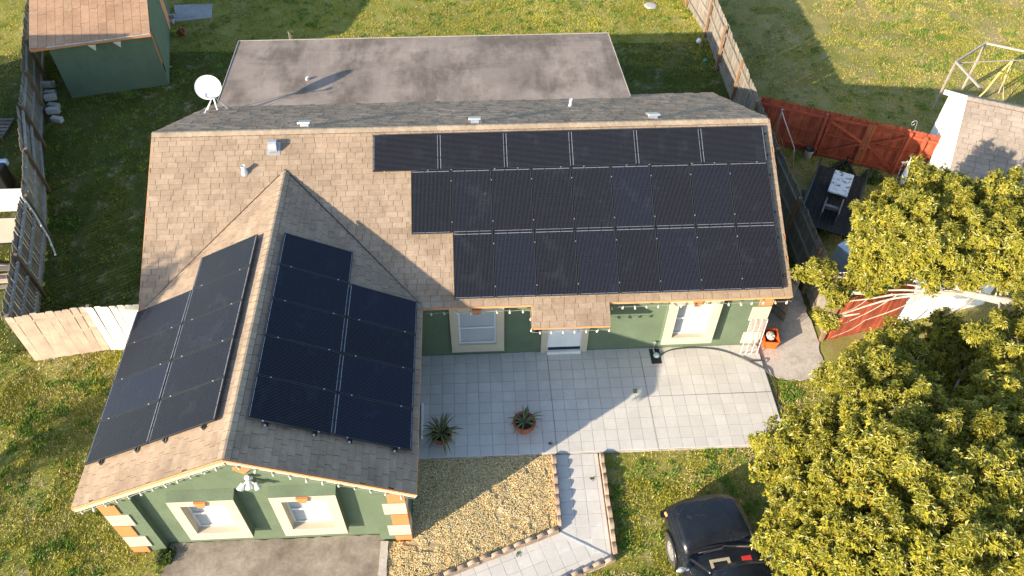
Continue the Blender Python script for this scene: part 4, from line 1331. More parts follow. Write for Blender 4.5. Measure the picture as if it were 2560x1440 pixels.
tag(sc.build('scroll_hook', M_STEEL), 'curled metal plant hook above the red fence', 'hook')

# beyond the left fence
t = thing('work_table', 'white topped table beyond the left fence', 'table', (-6.1, 1.9, 0))
m = MB(); m.box(-6.9, -5.65, 1.5, 2.5, .74, .79); bevel(m.build('top', M_WHITEP, t), .01)
for x_ in (-6.85, -5.7):
    for y_ in (1.55, 2.45):
        m = MB(); m.box(x_ - .02, x_ + .02, y_ - .02, y_ + .02, 0, .739); m.build('leg', M_BLACKM, t)
t = thing('screen_frame', 'black framed glass panel lying beyond the left fence', 'frame', (-5.9, 1.0, 0))
m = MB(); q = [Vector((-6.5, 1.35, .62)), Vector((-5.55, 1.35, .62)), Vector((-5.42, .35, .5)), Vector((-6.4, .3, .5))]
for i in range(4): m.bar(q[i], q[(i + 1) % 4], .04, .03)
m.build('border', M_BLACKM, t); m = MB(); m.add([p + Vector((0, 0, -.005)) for p in q], [(0, 3, 2, 1)]); m.build('sheet', M_CREAM, t)
for x_ in (-6.3, -5.6):
    m = MB(); m.bar((x_, .85, 0), (x_, .85, .55), .05, .05); m.build('support', M_WOODG, t)
for k in range(7):
    m = MB(); y_ = -.1 - .16 * k + random.uniform(-.05, .05); a = random.uniform(-.2, .2)
    m.bar((-6.6, y_ - a, .05 + .09 * (k % 3)), (-5.0 + .05 * k, y_ + a, .05 + .09 * (k % 3)), .14, .04)
    tag(m.build('scrap_board', M_WOODP if k % 2 else M_WOODG), '%s board from the back in the scrap pile beyond the left fence' % ORD[k], 'board', 'scrap boards beyond the left fence')
t = thing('wheeled_cart', 'black wheeled bin with a pale blue handle beyond the left fence', 'bin', (-6.9, 3.4, 0))
m = MB(); m.box(-7.3, -6.75, 3.05, 3.6, .1, .95); bevel(m.build('body', M_BLACK, t), .04)
m = MB(); m.box(-7.2, -6.72, 3.61, 3.75, .8, 1.0); bevel(m.build('handle', pmat('pale_blue_plastic', (.35, .45, .65), rough=.5), t), .03)
for y_ in (3.1, 3.5):
    m = MB(); m.tube([(-6.75, y_, .1), (-6.68, y_, .1)], .1, 14); m.build('wheel', M_RUBBER, t)
t = thing('wood_pallet', 'grey wooden pallet on the grass beyond the left fence', 'pallet', (-8.4, 6.6, 0))
for k in range(6):
    m = MB(); m.box(-8.75, -8.1, 6.0 + .2 * k, 6.13 + .2 * k, .12, .145); m.build('slat', M_WOODG, t)
for x_ in (-8.7, -8.42, -8.15):
    m = MB(); m.box(x_ - .02, x_ + .02, 6.0, 7.13, .02, .119); m.build('bearer', M_WOODG, t)

# ------------------------------------------------------------------ patio things
M_ALOE = pmat('aloe_leaf', (.115, .13, .05), var=.25, vs=9, rough=.5, isl=.25)


def potted_aloe(label, c, r, h, leaves, spread, grp='potted aloes on the patio'):
    t = thing('potted_aloe', label, 'potted plant', c, grp)
    m = MB(); m.lathe([(.001, 0), (r * .62, 0), (r * .98, h * .55), (r * 1.04, h * .78), (r * .92, h * .93), (r * 1.0, h), (r * .86, h), (r * .80, h * .86), (r * .7, h * .8)], 26, c); m.build('pot', M_TERRA, t)
    m = MB(); m.lathe([(r * .82, h * .84), (.001, h * .88)], 20, c); m.build('soil', M_SOIL, t)
    for k in range(leaves):
        a = 2 * math.pi * k / leaves * 2.4 + random.uniform(-.3, .3)
        el = random.uniform(.25, 1.25); L = random.uniform(.65, 1.0) * spread
        d = Vector((math.cos(a), math.sin(a), 0)); s_ = Vector((-d.y, d.x, 0))
        b = Vector(c) + Vector((0, 0, h * .86)) + d * .03
        vs = []; fs = []
        nseg = 6
        for i in range(nseg + 1):
            f = i / nseg
            e2 = el - .55 * f * f
            p = b + d * (L * f * math.cos(e2)) + Vector((0, 0, L * f * math.sin(e2)))
            w_ = .036 * (1 - f) ** .75 + .001
            up = Vector((-d.x * math.sin(e2), -d.y * math.sin(e2), math.cos(e2)))
            vs += [p - s_ * w_ + up * w_ * .45, p - up * w_ * .35, p + s_ * w_ + up * w_ * .45]
        for i in range(nseg):
            q = i * 3
            fs += [(q, q + 1, q + 4, q + 3), (q + 1, q + 2, q + 5, q + 4), (q + 2, q, q + 3, q + 5)]
        m = MB(); m.add(vs, fs, 0, True); m.build('leaf', M_ALOE, t)


potted_aloe('bushy potted aloe in the patio corner by the wing', (7.30, -6.70, .082), .255, .29, 40, .58)
potted_aloe('spiky potted aloe standing alone in a red terracotta pot', (9.37, -6.48, .082), .285, .36, 16, .52)

t = thing('water_cleanout', 'round pale cap on a black hatch beside the front wall', 'hatch', (13.08, -4.3, .08))
m = MB(); m.box(12.95, 13.23, -4.62, -4.12, .083, .088); m.build('hatch_hole', M_BLACK, t)
m = MB(); m.lathe([(.085, 0), (.085, .05), (.075, .06), (.001, .062)], 20, (13.12, -4.36, .085)); m.build('cap', pmat('pale_green_cap', (.34, .46, .46), rough=.5), t)
m = MB(); m.tube([(13.08, -4.25, .09), (13.07, -4.14, .12), (13.07, -4.12, .42)], .02, 8); m.tube([(13.03, -4.13, .38), (13.11, -4.13, .38)], .025, 8); m.build('tap_pipe', M_STEEL, t)
M_HOSE = pmat('dark_hose', (.05, .05, .048), rough=.5)
m = MB()
hp = [(13.2, -4.36, .10), (13.5, -4.2, .095), (13.9, -4.14, .095), (14.4, -4.15, .095), (14.9, -4.25, .095), (15.35, -4.48, .095), (15.75, -4.78, .095), (16.0, -4.98, .09), (16.1, -5.2, .05), (16.12, -5.6, .04), (16.03, -5.9, .04), (16.1, -6.2, .04), (15.98, -6.5, .04), (16.1, -6.75, .05), (16.22, -6.5, .05), (16.1, -6.1, .07)]
def smooth(P_, n=6):
    P_ = [Vector(p) for p in P_]; out = []
    for i in range(len(P_) - 1):
        p0, p1, p2, p3 = P_[max(i - 1, 0)], P_[i], P_[i + 1], P_[min(i + 2, len(P_) - 1)]
        for k in range(n):
            f = k / n
            out.append(.5 * ((2 * p1) + (p2 - p0) * f + (2 * p0 - 5 * p1 + 4 * p2 - p3) * f * f + (-p0 + 3 * p1 - 3 * p2 + p3) * f ** 3))
    return out + [P_[-1]]
m.tube(smooth(hp), .017, 8)
m.tube(smooth([(15.42, -4.52, .115), (15.65, -4.66, .115), (16.0, -4.66, .1), (16.06, -4.7, .05)]), .017, 8)
tag(m.build('garden_hose', M_HOSE), 'dark garden hose curving across the patio to the side yard', 'hose')
t = thing('wire_rack', 'white wire shelf rack leaning against the quoined wall corner', 'rack', (15.6, -4.3, .08))
m = MB()
P2 = lambda u, v: Vector((15.42 + u * .46 + .10 * v, -4.42 + .28 * v, .09 + 1.15 * v))
for u_ in (0, .33, .66, 1): m.tube([P2(u_, 0), P2(u_, 1)], .009, 6)
m.build('upright', M_WHITE, t)
for k in range(26):
    m = MB(); m.tube([P2(0, .42 + .56 * k / 25), P2(1, .42 + .56 * k / 25)], .005, 4); m.build('wire', M_WHITE, t)
for k in range(4):
    m = MB(); m.tube([P2(.0, .02 + .1 * k), P2(1, .02 + .1 * k)], .004, 4); m.build('wire', M_WHITE, t)
t = thing('orange_bin', 'orange plastic bin standing in the side yard', 'bin', (16.3, -4.05, 0))
M_BIN = pmat('orange_plastic', (.72, .12, .015), var=.1, rough=.5)
m = MB()
Mb = Matrix.Translation((16.32, -4.02, .03)) @ Matrix.Rotation(-.12, 4, 'Z')
def frust(m, a0, b0, z0, a1, b1, z1, M, flip=False):
    vs = [M @ Vector(p) for p in [(-a0, -b0, z0), (a0, -b0, z0), (a0, b0, z0), (-a0, b0, z0), (-a1, -b1, z1), (a1, -b1, z1), (a1, b1, z1), (-a1, b1, z1)]]
    fs = [(0, 1, 5, 4), (1, 2, 6, 5), (2, 3, 7, 6), (3, 0, 4, 7)]
    m.add(vs, [f[::-1] for f in fs] if flip else fs)
frust(m, .15, .19, 0, .19, .24, .34, Mb); frust(m, .19, .24, .34, .205, .255, .35, Mb); frust(m, .205, .255, .35, .175, .225, .345, Mb); frust(m, .175, .225, .345, .14, .18, .02, Mb, True)
m.box(-.14, .14, -.18, .18, .01, .02, 0, Mb); m.build('tub', M_BIN, t)
M_BAG = pmat('crumpled_bag', (.55, .48, .42), var=.35, vs=18, rough=.35, spec=.5)
m = MB(); rings = []
for i in range(9):
    ph = math.pi * i / 8
    rings.append([Mb @ Vector((.13 * math.sin(ph) * math.cos(a_) * random.uniform(.75, 1.15), .03 + .17 * math.sin(ph) * math.sin(a_) * random.uniform(.75, 1.15), .30 + .11 * math.cos(ph))) for a_ in [2 * math.pi * k / 12 for k in range(12)]])
    rings[-1].append(rings[-1][0])
m.grid(rings, 0, False)
tag(m.build('plastic_bag', M_BAG), 'crumpled pale plastic bag inside the orange bin', 'bag')
m = MB(); m.bar((6.80, -6.68, .15), (6.79, -5.68, .16), .05, .14)
tag(bevel(m.build('white_plank', M_WHITEP), .006), 'white plank lying on the patio along the wing wall', 'plank')

# small litter and weeds in the tile joints
M_WEED = pmat('weed_green', (.05, .10, .02), var=.3, rough=.7)
for i, (x_, y_, nm) in enumerate(((12.36, -5.5, 'in the patio joint near the shadow tip'), (10.0, -6.95, 'in the patio joint by the gravel corner'), (9.05, -9.72, 'at the edge of the diagonal path'), (10.95, -7.95, 'at the right edge of the straight path'))):
    m = MB()
    for k in range(16):
        a = random.uniform(0, 6.28); L_ = random.uniform(.02, .055); c = Vector((x_ + random.gauss(0, .03), y_ + random.gauss(0, .03), .085 if y_ > -7.2 else .04)); d_ = Vector((math.cos(a), math.sin(a), .5)) * L_; s_ = Vector((-math.sin(a), math.cos(a), 0)) * .014
        m.add([c - s_ * .5, c + d_ * .6 - s_, c + d_, c + d_ * .6 + s_, c + s_ * .5], [(0, 1, 2, 3, 4)])
    tag(m.build('weed', M_WEED), 'small green weed ' + nm, 'weed', 'weeds in the paving')
m = MB(); m.lathe([(.001, .0), (.28, .0), (.30, .03), (.22, .05), (.001, .06)], 20, (16.14, 14.4, 0)); tag(m.build('septic_lid', M_BLK), 'round grey lid set in the rear lawn', 'lid')
m = MB(); m.lathe([(.001, 0), (.09, .02), (.11, .09), (.08, .17), (.001, .19)], 14, (17.6, 11.4, 0)); tag(m.build('white_ball', M_WHITEP), 'white ball on the grass beside the boundary fence', 'ball')
m = MB(); m.lathe([(.001, 0), (.05, 0), (.07, .12), (.06, .12), (.04, .01)], 12, (17.55, 10.0, 0)); tag(m.build('plastic_cup', pmat('teal_plastic', (.03, .33, .28), rough=.4)), 'teal plastic cup on the grass beside the boundary fence', 'cup')
m = MB(); c = Vector((-3.4, 10.35, .04)); m.add([c + Vector((-.09, -.03, 0)), c + Vector((.02, -.05, .02)), c + Vector((.12, .02, .03)), c + Vector((-.02, .05, .02))], [(0, 1, 2, 3)]); tag(m.build('yellow_leaf', pmat('yellow_leaf', (.6, .55, .06), rough=.6)), 'single yellow leaf on the shaded grass near the shed', 'leaf')

# ------------------------------------------------------------------ parked car
def car_paint():
    n = N('faded_dark_paint')
    c = n.mix(n.ramp(n.noise(1.3, 5, .6), [(.35, 0.0), (.75, 1.0)]), (.008, .010, .014), (.017, .020, .025))
    c = n.mix(n.ramp(n.noise(5, 6, .7), [(.60, 0.0), (.82, .22)]), c, (.22, .23, .25))
    sp_ = n.math('MULTIPLY', n.ramp(n.noise(38, 3, .7), [(.62, 0.0), (.70, 1.0)]), n.ramp(n.noise(2.3, 3, .5), [(.56, 0.0), (.68, .45)]))
    c = n.mix(sp_, c, (.40, .42, .45))
    n.col(c); n.set(.22, 0, .36)
    n.l(n.ramp(n.noise(2, 5, .6), [(.3, .16), (.75, .36)]), n.b.inputs['Roughness'])
    n.b.inputs['Coat Weight'].default_value = .12; n.b.inputs['Coat Roughness'].default_value = .12
    return n.m


M_PAINT = car_paint()
M_CHROME = pmat('dull_chrome', (.60, .60, .62), var=.1, rough=.22, metal=.75)
M_LEATHER = pmat('beige_leather', (.42, .36, .25), var=.1, rough=.6)
M_DASH = pmat('dark_dash', (.19, .22, .17), rough=.6)
car = thing('parked_car', 'dark weathered off roader parked on the front lawn', 'car', (13.2, -11.1, 0))
Mc = Matrix.Translation((13.22, -8.86, 0)) @ Matrix.Rotation(math.radians(6.5), 4, 'Z')
CP = lambda x, y, z: Mc @ Vector((x, y, z))
# stations along the body (y back from the nose): half width at belt, belt z, centre z (hood), bottom z
ST = [(-.00, .70, .62, .68, .42), (-.03, .80, .76, .83, .36), (-.10, .855, .86, .925, .34), (-.30, .885, .895, .985, .34), (-.7, .89, .90, 1.02, .36), (-1.15, .895, .93, 1.06, .36), (-1.45, .895, .95, 1.08, .34),
      (-2.2, .895, .96, 1.06, .30), (-3.4, .895, .97, 1.06, .30), (-4.2, .885, .97, 1.04, .36), (-4.5, .85, .95, 1.0, .42), (-4.56, .80, .92, .96, .48)]
rows = []
for y, hw_, bz, cz, lz in ST:
    half = [(.0, cz), (hw_ * .45, cz - .003), (hw_ * .76, cz - .012), (hw_ * .91, cz - .04), (hw_ * .965, bz), (hw_ * 1.0, bz - .10), (hw_ * 1.01, (bz + lz) / 2), (hw_ * .985, lz + .08), (hw_ * .93, lz)]
    full = [(-x, z) for x, z in half[::-1]] + half[1:]
    bow = lambda x: -.16 * (x / .9) ** 2 if y > -.5 else 0
    rows.append([CP(x, y + (bow(x) * (1 if y > -.2 else .6)), z) for x, z in full])
m = MB(); m.grid(rows); m.add(rows[0], [tuple(range(len(rows[0])))], 0); m.add(rows[-1], [tuple(range(len(rows[0]) - 1, -1, -1))], 0)
body = m.build('body', M_PAINT, car)
# hood panel slightly proud with its shut line
hd = []
for y, hw_, z in ((-.095, .75, .935), (-.28, .785, .998), (-.65, .80, 1.034), (-1.0, .805, 1.062), (-1.28, .80, 1.088)):
    hd.append([CP(x * hw_, y - .13 * abs(x) ** 2.6 * (1 if y > -.2 else .3) + (.07 * (1 - x * x) - .07 if y < -1.2 else 0), z - .05 * abs(x) ** 5 + .008) for x in [k / 6 - 1 for k in range(13)]])
m = MB(); m.grid(hd); hood = m.build('hood', M_PAINT, car)
sk_ = hood.modifiers.new('thick', 'SOLIDIFY'); sk_.thickness = .012
m = MB(); m.box(-.74, .74, -1.42, -1.30, 1.06, 1.088, 0, Mc); m.build('cowl_grille', M_BLACK, car)
# cabin: windscreen, pillars, roof, side glass
wsb = [(-.72, -1.46, 1.085), (.72, -1.46, 1.085)]; rfz = 1.78
RFW = .60
def wsp(u, v):
    xb, xt = .74 * u, RFW * u
    x = xb + (xt - xb) * v
    y = -1.38 - .07 * u * u * (1 - v) - (.64 * v) - .05 * u * u * v
    return CP(x, y, 1.085 + (rfz - 1.10) * v + .015 * (1 - u * u))
m = MB(); m.grid([[wsp(k / 6 - 1, j / 5) for k in range(13)] for j in range(6)]); m.build('windshield', M_CARGLASS, car)
for sg in (-1, 1):
    m = MB(); m.grid([[wsp(sg * 1.0, j / 5) + Vector((0, 0, .004)) for j in range(6)], [wsp(sg * 1.0, j / 5) + (Mc.to_3x3() @ Vector((sg * .055, -.05, -.02))) for j in range(6)]]); o = m.build('pillar', M_PAINT, car)
    s_ = o.modifiers.new('thick', 'SOLIDIFY'); s_.thickness = .03; s_.offset = 0
rf = []
for y, w_, z in ((-1.99, .60, rfz), (-2.12, .63, rfz + .025), (-2.7, .645, rfz + .05), (-3.4, .645, rfz + .05), (-4.2, .63, rfz + .02), (-4.35, .6, rfz - .02)):
    rf.append([CP(x * w_, y - .05 * x * x * (1 if y > -3 else -1), z - .05 * abs(x) ** 2.5) for x in [k / 6 - 1 for k in range(13)]])
m = MB(); m.grid(rf); o = m.build('roof', M_PAINT, car); s_ = o.modifiers.new('thick', 'SOLIDIFY'); s_.thickness = .03
for sg in (-1, 1):
    ga = [(-1.62, .80, 1.06), (-2.62, .82, 1.06), (-2.66, .66, rfz - .04), (-2.24, .655, rfz - .05)]
    m = MB(); m.add([CP(sg * x, y, z) for y, x, z in ga], [(0, 1, 2, 3)] if sg > 0 else [(3, 2, 1, 0)]); m.build('side_window', M_CARGLASS, car)
    gb_ = [(-2.72, .82, 1.06), (-4.25, .81, 1.06), (-4.15, .655, rfz - .04), (-2.76, .66, rfz - .04)]
    m = MB(); m.add([CP(sg * x, y, z) for y, x, z in gb_], [(0, 1, 2, 3)] if sg > 0 else [(3, 2, 1, 0)]); m.build('side_window', M_CARGLASS, car)
    m = MB(); m.bar(CP(sg * .82, -2.67, 1.05), CP(sg * .66, -2.71, rfz - .03), .09, .03); m.bar(CP(sg * .81, -4.28, 1.05), CP(sg * .65, -4.2, rfz - .03), .1, .03); m.build('door_pillar', M_PAINT, car)
    # mirror
    m = MB(); rr = []
    for i in range(6):
        f = i / 5; s = math.sin(math.pi * (.12 + .8 * f)); rr.append([CP(sg * (.93 + .22 * f), -1.72 + .06 * s * math.cos(a_) - .03 * f, 1.16 + .085 * s * math.sin(a_)) for a_ in [2 * math.pi * k / 12 for k in range(13)]])
    m.grid(rr); m.tube([CP(sg * .86, -1.72, 1.08), CP(sg * .97, -1.73, 1.14)], .03, 8); m.build('mirror', M_CHROME, car)
    m = MB(); m.add([p + Vector((0, 0, .0)) for p in rr[1][:-1]], [tuple(range(12))]); m.build('mirror_cap', M_CHROME, car)
    # headlight and marker
    m = MB(); m.grid([[CP(sg * (.60 + .13 * i / 4), -.05 - .05 * (i / 4) ** 2 - .012, .66 + .17 * j / 3) for i in range(5)] for j in range(4)]); o = m.build('headlight', M_GLASS, car)
    m = MB(); m.box(-.02, .02, -.07, .07, -.05, .05, 0, Mc @ Matrix.Translation((sg * .868, -.34, .78)) @ Matrix.Rotation(sg * -.25, 4, 'Z')); bevel(m.build('marker_light', pmat('amber_lens', (.7, .33, .12), rough=.2), car), .01)
    # wheels
    for y in (-1.0, -3.55):
        w_ = MB(); c = Matrix.Translation(CP(sg * .80, y, .37)) @ Matrix.Rotation(math.radians(6.5), 4, 'Z') @ Matrix.Rotation(math.pi / 2 * sg, 4, 'Y')
        w_.lathe([(.22, -.10), (.33, -.11), (.37, -.07), (.37, .07), (.34, .115), (.25, .125), (.225, .10), (.21, .06)], 28, M=c)
        wo = w_.build('wheel', M_RUBBER, car)
        r_ = MB(); r_.lathe([(.225, .09), (.215, .115), (.20, .06), (.17, .05), (.10, .085), (.06, .11), (.001, .115)], 24, M=c); r_.build('rim', M_CHROME, wo)
        for k in range(6):
            a = 2 * math.pi * k / 6; h_ = MB(); h_.lathe([(.026, .066), (.001, .068)], 8, M=c @ Matrix.Translation((.15 * math.cos(a), .15 * math.sin(a), 0))); h_.build('rim_hole', M_BLACK, wo)
    # fender flare
    for y in (-1.0, -3.55):
        m = MB(); R1, R2 = [], []
        for k in range(15):
            a = math.pi * k / 14; R1.append(CP(sg * .905, y + .45 * math.cos(a), .37 + .43 * math.sin(a))); R2.append(CP(sg * .95, y + .43 * math.cos(a), .365 + .415 * math.sin(a)))
        m.grid([R1, R2]); o = m.build('wheel_arch', M_PAINT, car); s_ = o.modifiers.new('thick', 'SOLIDIFY'); s_.thickness = .02
# bumper, grille, wipers, interior
m = MB(); rr = []
for i in range(13):
    u = i / 6 - 1; y0 = .07 - .20 * u * u
    rr.append([CP(u * .90, y0 - .10, .36), CP(u * .90, y0, .40), CP(u * .90, y0 + .005, .56), CP(u * .90, y0 - .05, .62), CP(u * .88, y0 - .14, .63)])
m.grid(rr); m.build('bumper', M_BLACK, car)
m = MB()
for k in range(7): m.bar(CP(-.5 + .166 * k, .012 - .16 * ((-.5 + .166 * k) / .9) ** 2, .63), CP(-.5 + .166 * k, -.005 - .16 * ((-.5 + .166 * k) / .9) ** 2, .76), .02, .02)
m.build('grille', M_BLACK, car)
for a_, b_ in (((-.55, -1.43, 1.115), (.02, -1.40, 1.135)), ((.02, -1.36, 1.115), (.60, -1.45, 1.13))):
    m = MB(); m.tube([CP(*a_), CP(*b_)], .012, 6); m.tube([CP(a_[0] + .1, a_[1] - .035, a_[2] + .03), CP(b_[0] - .05, b_[1] - .035, b_[2] + .03)], .008, 6); m.build('wiper', pmat('worn_wiper', (.20, .155, .12), rough=.5), car)
m = MB(); m.box(-.70, .70, -1.92, -1.50, .9, 1.045, 0, Mc); bevel(m.build('dashboard', M_DASH, car), .05)
for sg in (-1, 1):
    m = MB(); m.box(sg * .36 - .25, sg * .36 + .25, -2.75, -2.25, .72, .86, 0, Mc); o = bevel(m.build('seat', M_LEATHER, car), .05)
    m = MB(); m.box(sg * .36 - .24, sg * .36 + .24, -2.9, -2.74, .8, 1.42, 0, Mc); bevel(m.build('seat_back', M_LEATHER, o), .05)
m = MB(); m.tube([CP(-.36 + .18 * math.cos(k / 16 * 2 * math.pi), -2.1 - .07 * math.sin(k / 16 * 2 * math.pi), 1.06 + .16 * math.sin(k / 16 * 2 * math.pi)) for k in range(17)], .017, 6); m.build('steering_wheel', M_LEATHER, car)
m = MB(); m.box(-.66, .66, -3.6, -2.0, .4, .5, 0, Mc); m.build('cabin_floor', M_DASH, car)
m = MB(); m.box(.34, .56, -1.83, -1.62, 1.046, 1.075, 0, Mc); tag(bevel(m.build('red_box', pmat('red_card', (.55, .03, .025), rough=.5)), .01), 'red box lying on the dashboard of the car', 'box')
m = MB()
for q0, q1, q2, q3 in ((-.36, -.30, -1.93, -1.60), (.02, .08, -1.93, -1.60), (-.30, .02, -1.66, -1.60), (-.30, .02, -1.93, -1.88)): m.box(q0, q1, q2, q3, 1.046, 1.085, 0, Mc)
m.build('dash_tray', M_LEATHER, car)
m = MB(); m.box(.14, .31, -1.88, -1.56, 1.046, 1.057, 0, Mc); tag(m.build('paper_sheets', M_CREAM), 'pale papers lying on the dashboard of the car', 'papers')

# ------------------------------------------------------------------ building and tree left of the frame (their shadows reach the yard)
lb = thing('left_neighbour_garage', 'neighbouring hipped garage left of the picket fence, outside the frame', 'garage', (-12.4, 4.5, 0))
m = MB(); m.box(-14.2, -10.4, .9, 8.1, -.1, 2.45); m.build('wall', M_WHITEP, lb)
x0, x1, y0, y1, zc_, zr_ = -14.6, -10.1, .5, 8.5, 2.45, 5.03
m = MB(); m.add([(x0, y0, zc_), (x1, y0, zc_), (x1, y1, zc_), (x0, y1, zc_), (x0, 4.5, zr_), (x1, 4.5, zr_)], [(0, 1, 5, 4), (2, 3, 4, 5), (1, 2, 5), (3, 0, 4), (3, 2, 1, 0)]); m.build('roof', M_SH, lb)


# ------------------------------------------------------------------ trees
def leaf_mat():
    n = N('tree_leaf')
    at = n.node('ShaderNodeAttribute', attribute_name='tint')
    n.col(at.outputs['Color']); n.set(.42, 0, .45)
    tr = n.node('ShaderNodeBsdfTranslucent')
    n.l(n.mix(1, at.outputs['Color'], (1.3, 1.25, .5), 'MULTIPLY'), tr.inputs['Color'])
    mx = n.node('ShaderNodeMixShader'); mx.inputs[0].default_value = .22
    out = n.t.nodes['Material Output']
    n.l(n.b.outputs[0], mx.inputs[1]); n.l(tr.outputs[0], mx.inputs[2]); n.l(mx.outputs[0], out.inputs['Surface'])
    return n.m


M_LEAF = leaf_mat()
M_BARK = pmat('grey_bark', (.42, .36, .30), var=.25, vs=6, fine=.2, fs=30, rough=.9, bump=.6, bs=25, bd=.02)


def rosettes(C, Dn, sizes, per, col_lo, col_hi, seed, tip):
    """leaf clusters: C centres (n,3), Dn outward directions (n,3); every leaf a folded blade of 4 triangles"""
    r = np.random.default_rng(seed)
    n = len(C); m = n * per
    c = np.repeat(C, per, 0); d = np.repeat(Dn, per, 0); sz = np.repeat(sizes, per)
    # random direction around the shoot axis: leaves spread and droop
    v = r.normal(size=(m, 3)); v -= (v * d).sum(1, keepdims=True) * d; v /= np.linalg.norm(v, axis=1, keepdims=True) + 1e-9
    k = r.uniform(.05, .75, m)[:, None]
    L = d * k + v * (1 - k * .4); L[:, 2] -= r.uniform(.0, .35, m); L /= np.linalg.norm(L, axis=1, keepdims=True)
    up = d + np.array([0, 0, .4]); s = np.cross(L, up); s /= np.linalg.norm(s, axis=1, keepdims=True) + 1e-9
    nn = np.cross(s, L)
    ln = sz * r.uniform(.7, 1.35, m); wd = ln * r.uniform(.16, .24, m)
    b = c + r.normal(0, .012, (m, 3)) - d * r.uniform(0, .07, m)[:, None]
    l_ = lambda a: L * (ln * a)[:, None]
    v0 = b; v1 = b + l_(.5) + s * wd[:, None] + nn * (wd * .5)[:, None]; v2 = b + l_(1.0) - nn * (ln * .14)[:, None]; v3 = b + l_(.5) - s * wd[:, None] + nn * (wd * .5)[:, None]
    V = np.stack([v0, v1, v2, v3], 1)
    base = np.arange(m)[:, None, None] * 4
    F = (np.array([(0, 1, 2), (0, 2, 3)])[None] + base).reshape(-1, 3)
    g_ = np.repeat(r.beta(2, 2, n), per)
    t_ = np.clip(g_ * .75 + r.random(m) * .35 - .08 + np.repeat(tip, per) * .15, 0, 1)[:, None]
    col = np.array(col_lo) * (1 - t_) + np.array(col_hi) * t_
    yl = r.random(m) < .012
    col[yl] = (.38, .22, .03)
    return V.reshape(-1, 3), F, np.repeat(col, 4, 0)


def tree(label, base, trunk_pts, blobs, n_ros, lo, hi, seed, trunk_r=.16, limbs=True, lsize=.080, per=10, group=None, loc_extra=()):
    r = np.random.default_rng(seed)
    t = thing('leafy_tree', label, 'tree', base, group)
    m = MB()
    P_ = smooth(trunk_pts, 5); k = len(P_)
    m.tube(P_, [trunk_r * (1 - .55 * i / (k - 1)) for i in range(k)], 10)
    top = P_[-1]
    if limbs:
        for (bx, by, bz, br) in blobs:
            b = Vector((bx, by, bz))
            # start somewhere on the upper trunk, nearest sensible point
            j = min(range(k // 2, k), key=lambda q: (P_[q] - b).length + random.uniform(0, .6))
            st = P_[j]; d = b - st
            mid = st.lerp(b, .5) + Vector((random.gauss(0, .12), random.gauss(0, .12), .12 * d.length * random.uniform(-.2, .8)))
            pts = smooth([st, mid, b], 5); q = len(pts)
            m.tube(pts, [max(.006, (.012 + .010 * d.length) * (1 - .8 * i / (q - 1))) for i in range(q)], 7)
            for _ in range(5):
                e = b + Vector(r.normal(size=3)) * br * .55
                m.tube([b.lerp(st, .25), b.lerp(e, .5) + Vector((0, 0, .05)), e], [.016, .011, .004], 5, cap=False)
    for (p, q, rr) in loc_extra:
        pts = smooth([p, Vector(p).lerp(Vector(q), .5) + Vector((.05, -.06, .06)), q], 5); n2 = len(pts)
        m.tube(pts, [rr * (1 - .75 * i / (n2 - 1)) for i in range(n2)], 7)
    m.build('trunk', M_BARK, t)
    B = np.array(blobs)
    sub = []; sd_ = []; sr = []
    for (bx, by, bz, br) in blobs:
        ns = int(12 + 62 * br * br)
        for _ in range(ns):
            v = r.normal(size=3); v[2] = v[2] * .8 + .22; v /= np.linalg.norm(v)
            k_ = r.uniform(.70, 1.15) if r.random() < .8 else (r.uniform(1.05, 1.28) if r.random() < .4 else r.uniform(.3, .7))
            sub.append(np.array([bx, by, bz]) + v * br * k_ * np.array([1, 1, .85])); sd_.append(v); sr.append(r.uniform(.10, .25))
    sub = np.array(sub); sd_ = np.array(sd_); sr = np.array(sr)
    w_ = sr ** 1.5; w_ /= w_.sum()
    idx = r.choice(len(sub), n_ros, p=w_)
    d = r.normal(size=(n_ros, 3)); d /= np.linalg.norm(d, axis=1, keepdims=True)
    d = d + sd_[idx] * .55 + np.array([0, 0, .2]); d /= np.linalg.norm(d, axis=1, keepdims=True)
    rad = r.uniform(.35, 1.05, n_ros)
    Cc = sub[idx] + d * (sr[idx] * rad)[:, None] + sd_[idx] * (sr[idx] * r.uniform(-.9, .9, n_ros))[:, None]
    Dn = d * .7 + sd_[idx] * .4 + np.array([0, 0, .35]) + r.normal(0, .2, (n_ros, 3)); Dn /= np.linalg.norm(Dn, axis=1, keepdims=True)
    V, F, c = rosettes(Cc, Dn, np.full(n_ros, lsize), per, lo, hi, seed + 1, (rad > .7).astype(float))
    obj('crown', npmesh('crown', V, F, M_LEAF, c), t)
    return t


LO, HI = (.070, .100, .014), (.40, .35, .040)
BL_UP = [(16.51,-4.42,3.30,0.20), (16.96,-4.92,3.10,0.15), (16.75,-5.31,2.60,0.10), (17.80,-4.19,3.70,0.38), (18.08,-3.53,4.00,0.55), (18.76,-3.13,4.20,0.50), (19.70,-2.42,4.20,0.42), (18.56,-4.38,4.60,0.70), (19.74,-3.74,4.60,0.62), (18.72,-5.26,4.70,0.68), (19.79,-4.71,5.00,0.70), (21.03,-3.59,4.80,0.55), (20.36,-5.37,5.00,0.75), (20.71,-2.99,4.40,0.40), (17.59,-4.85,3.50,0.22), (18.07,-4.72,3.90,0.42), (19.35,-5.28,4.70,0.50), (21.14,-4.26,4.90,0.70), (20.06,-2.17,4.10,0.30), (19.75,-5.52,4.80,0.60), (18.21,-4.59,4.30,0.60), (19.37,-7.57,4.30,0.55), (20.06,-6.99,4.20,0.40)]
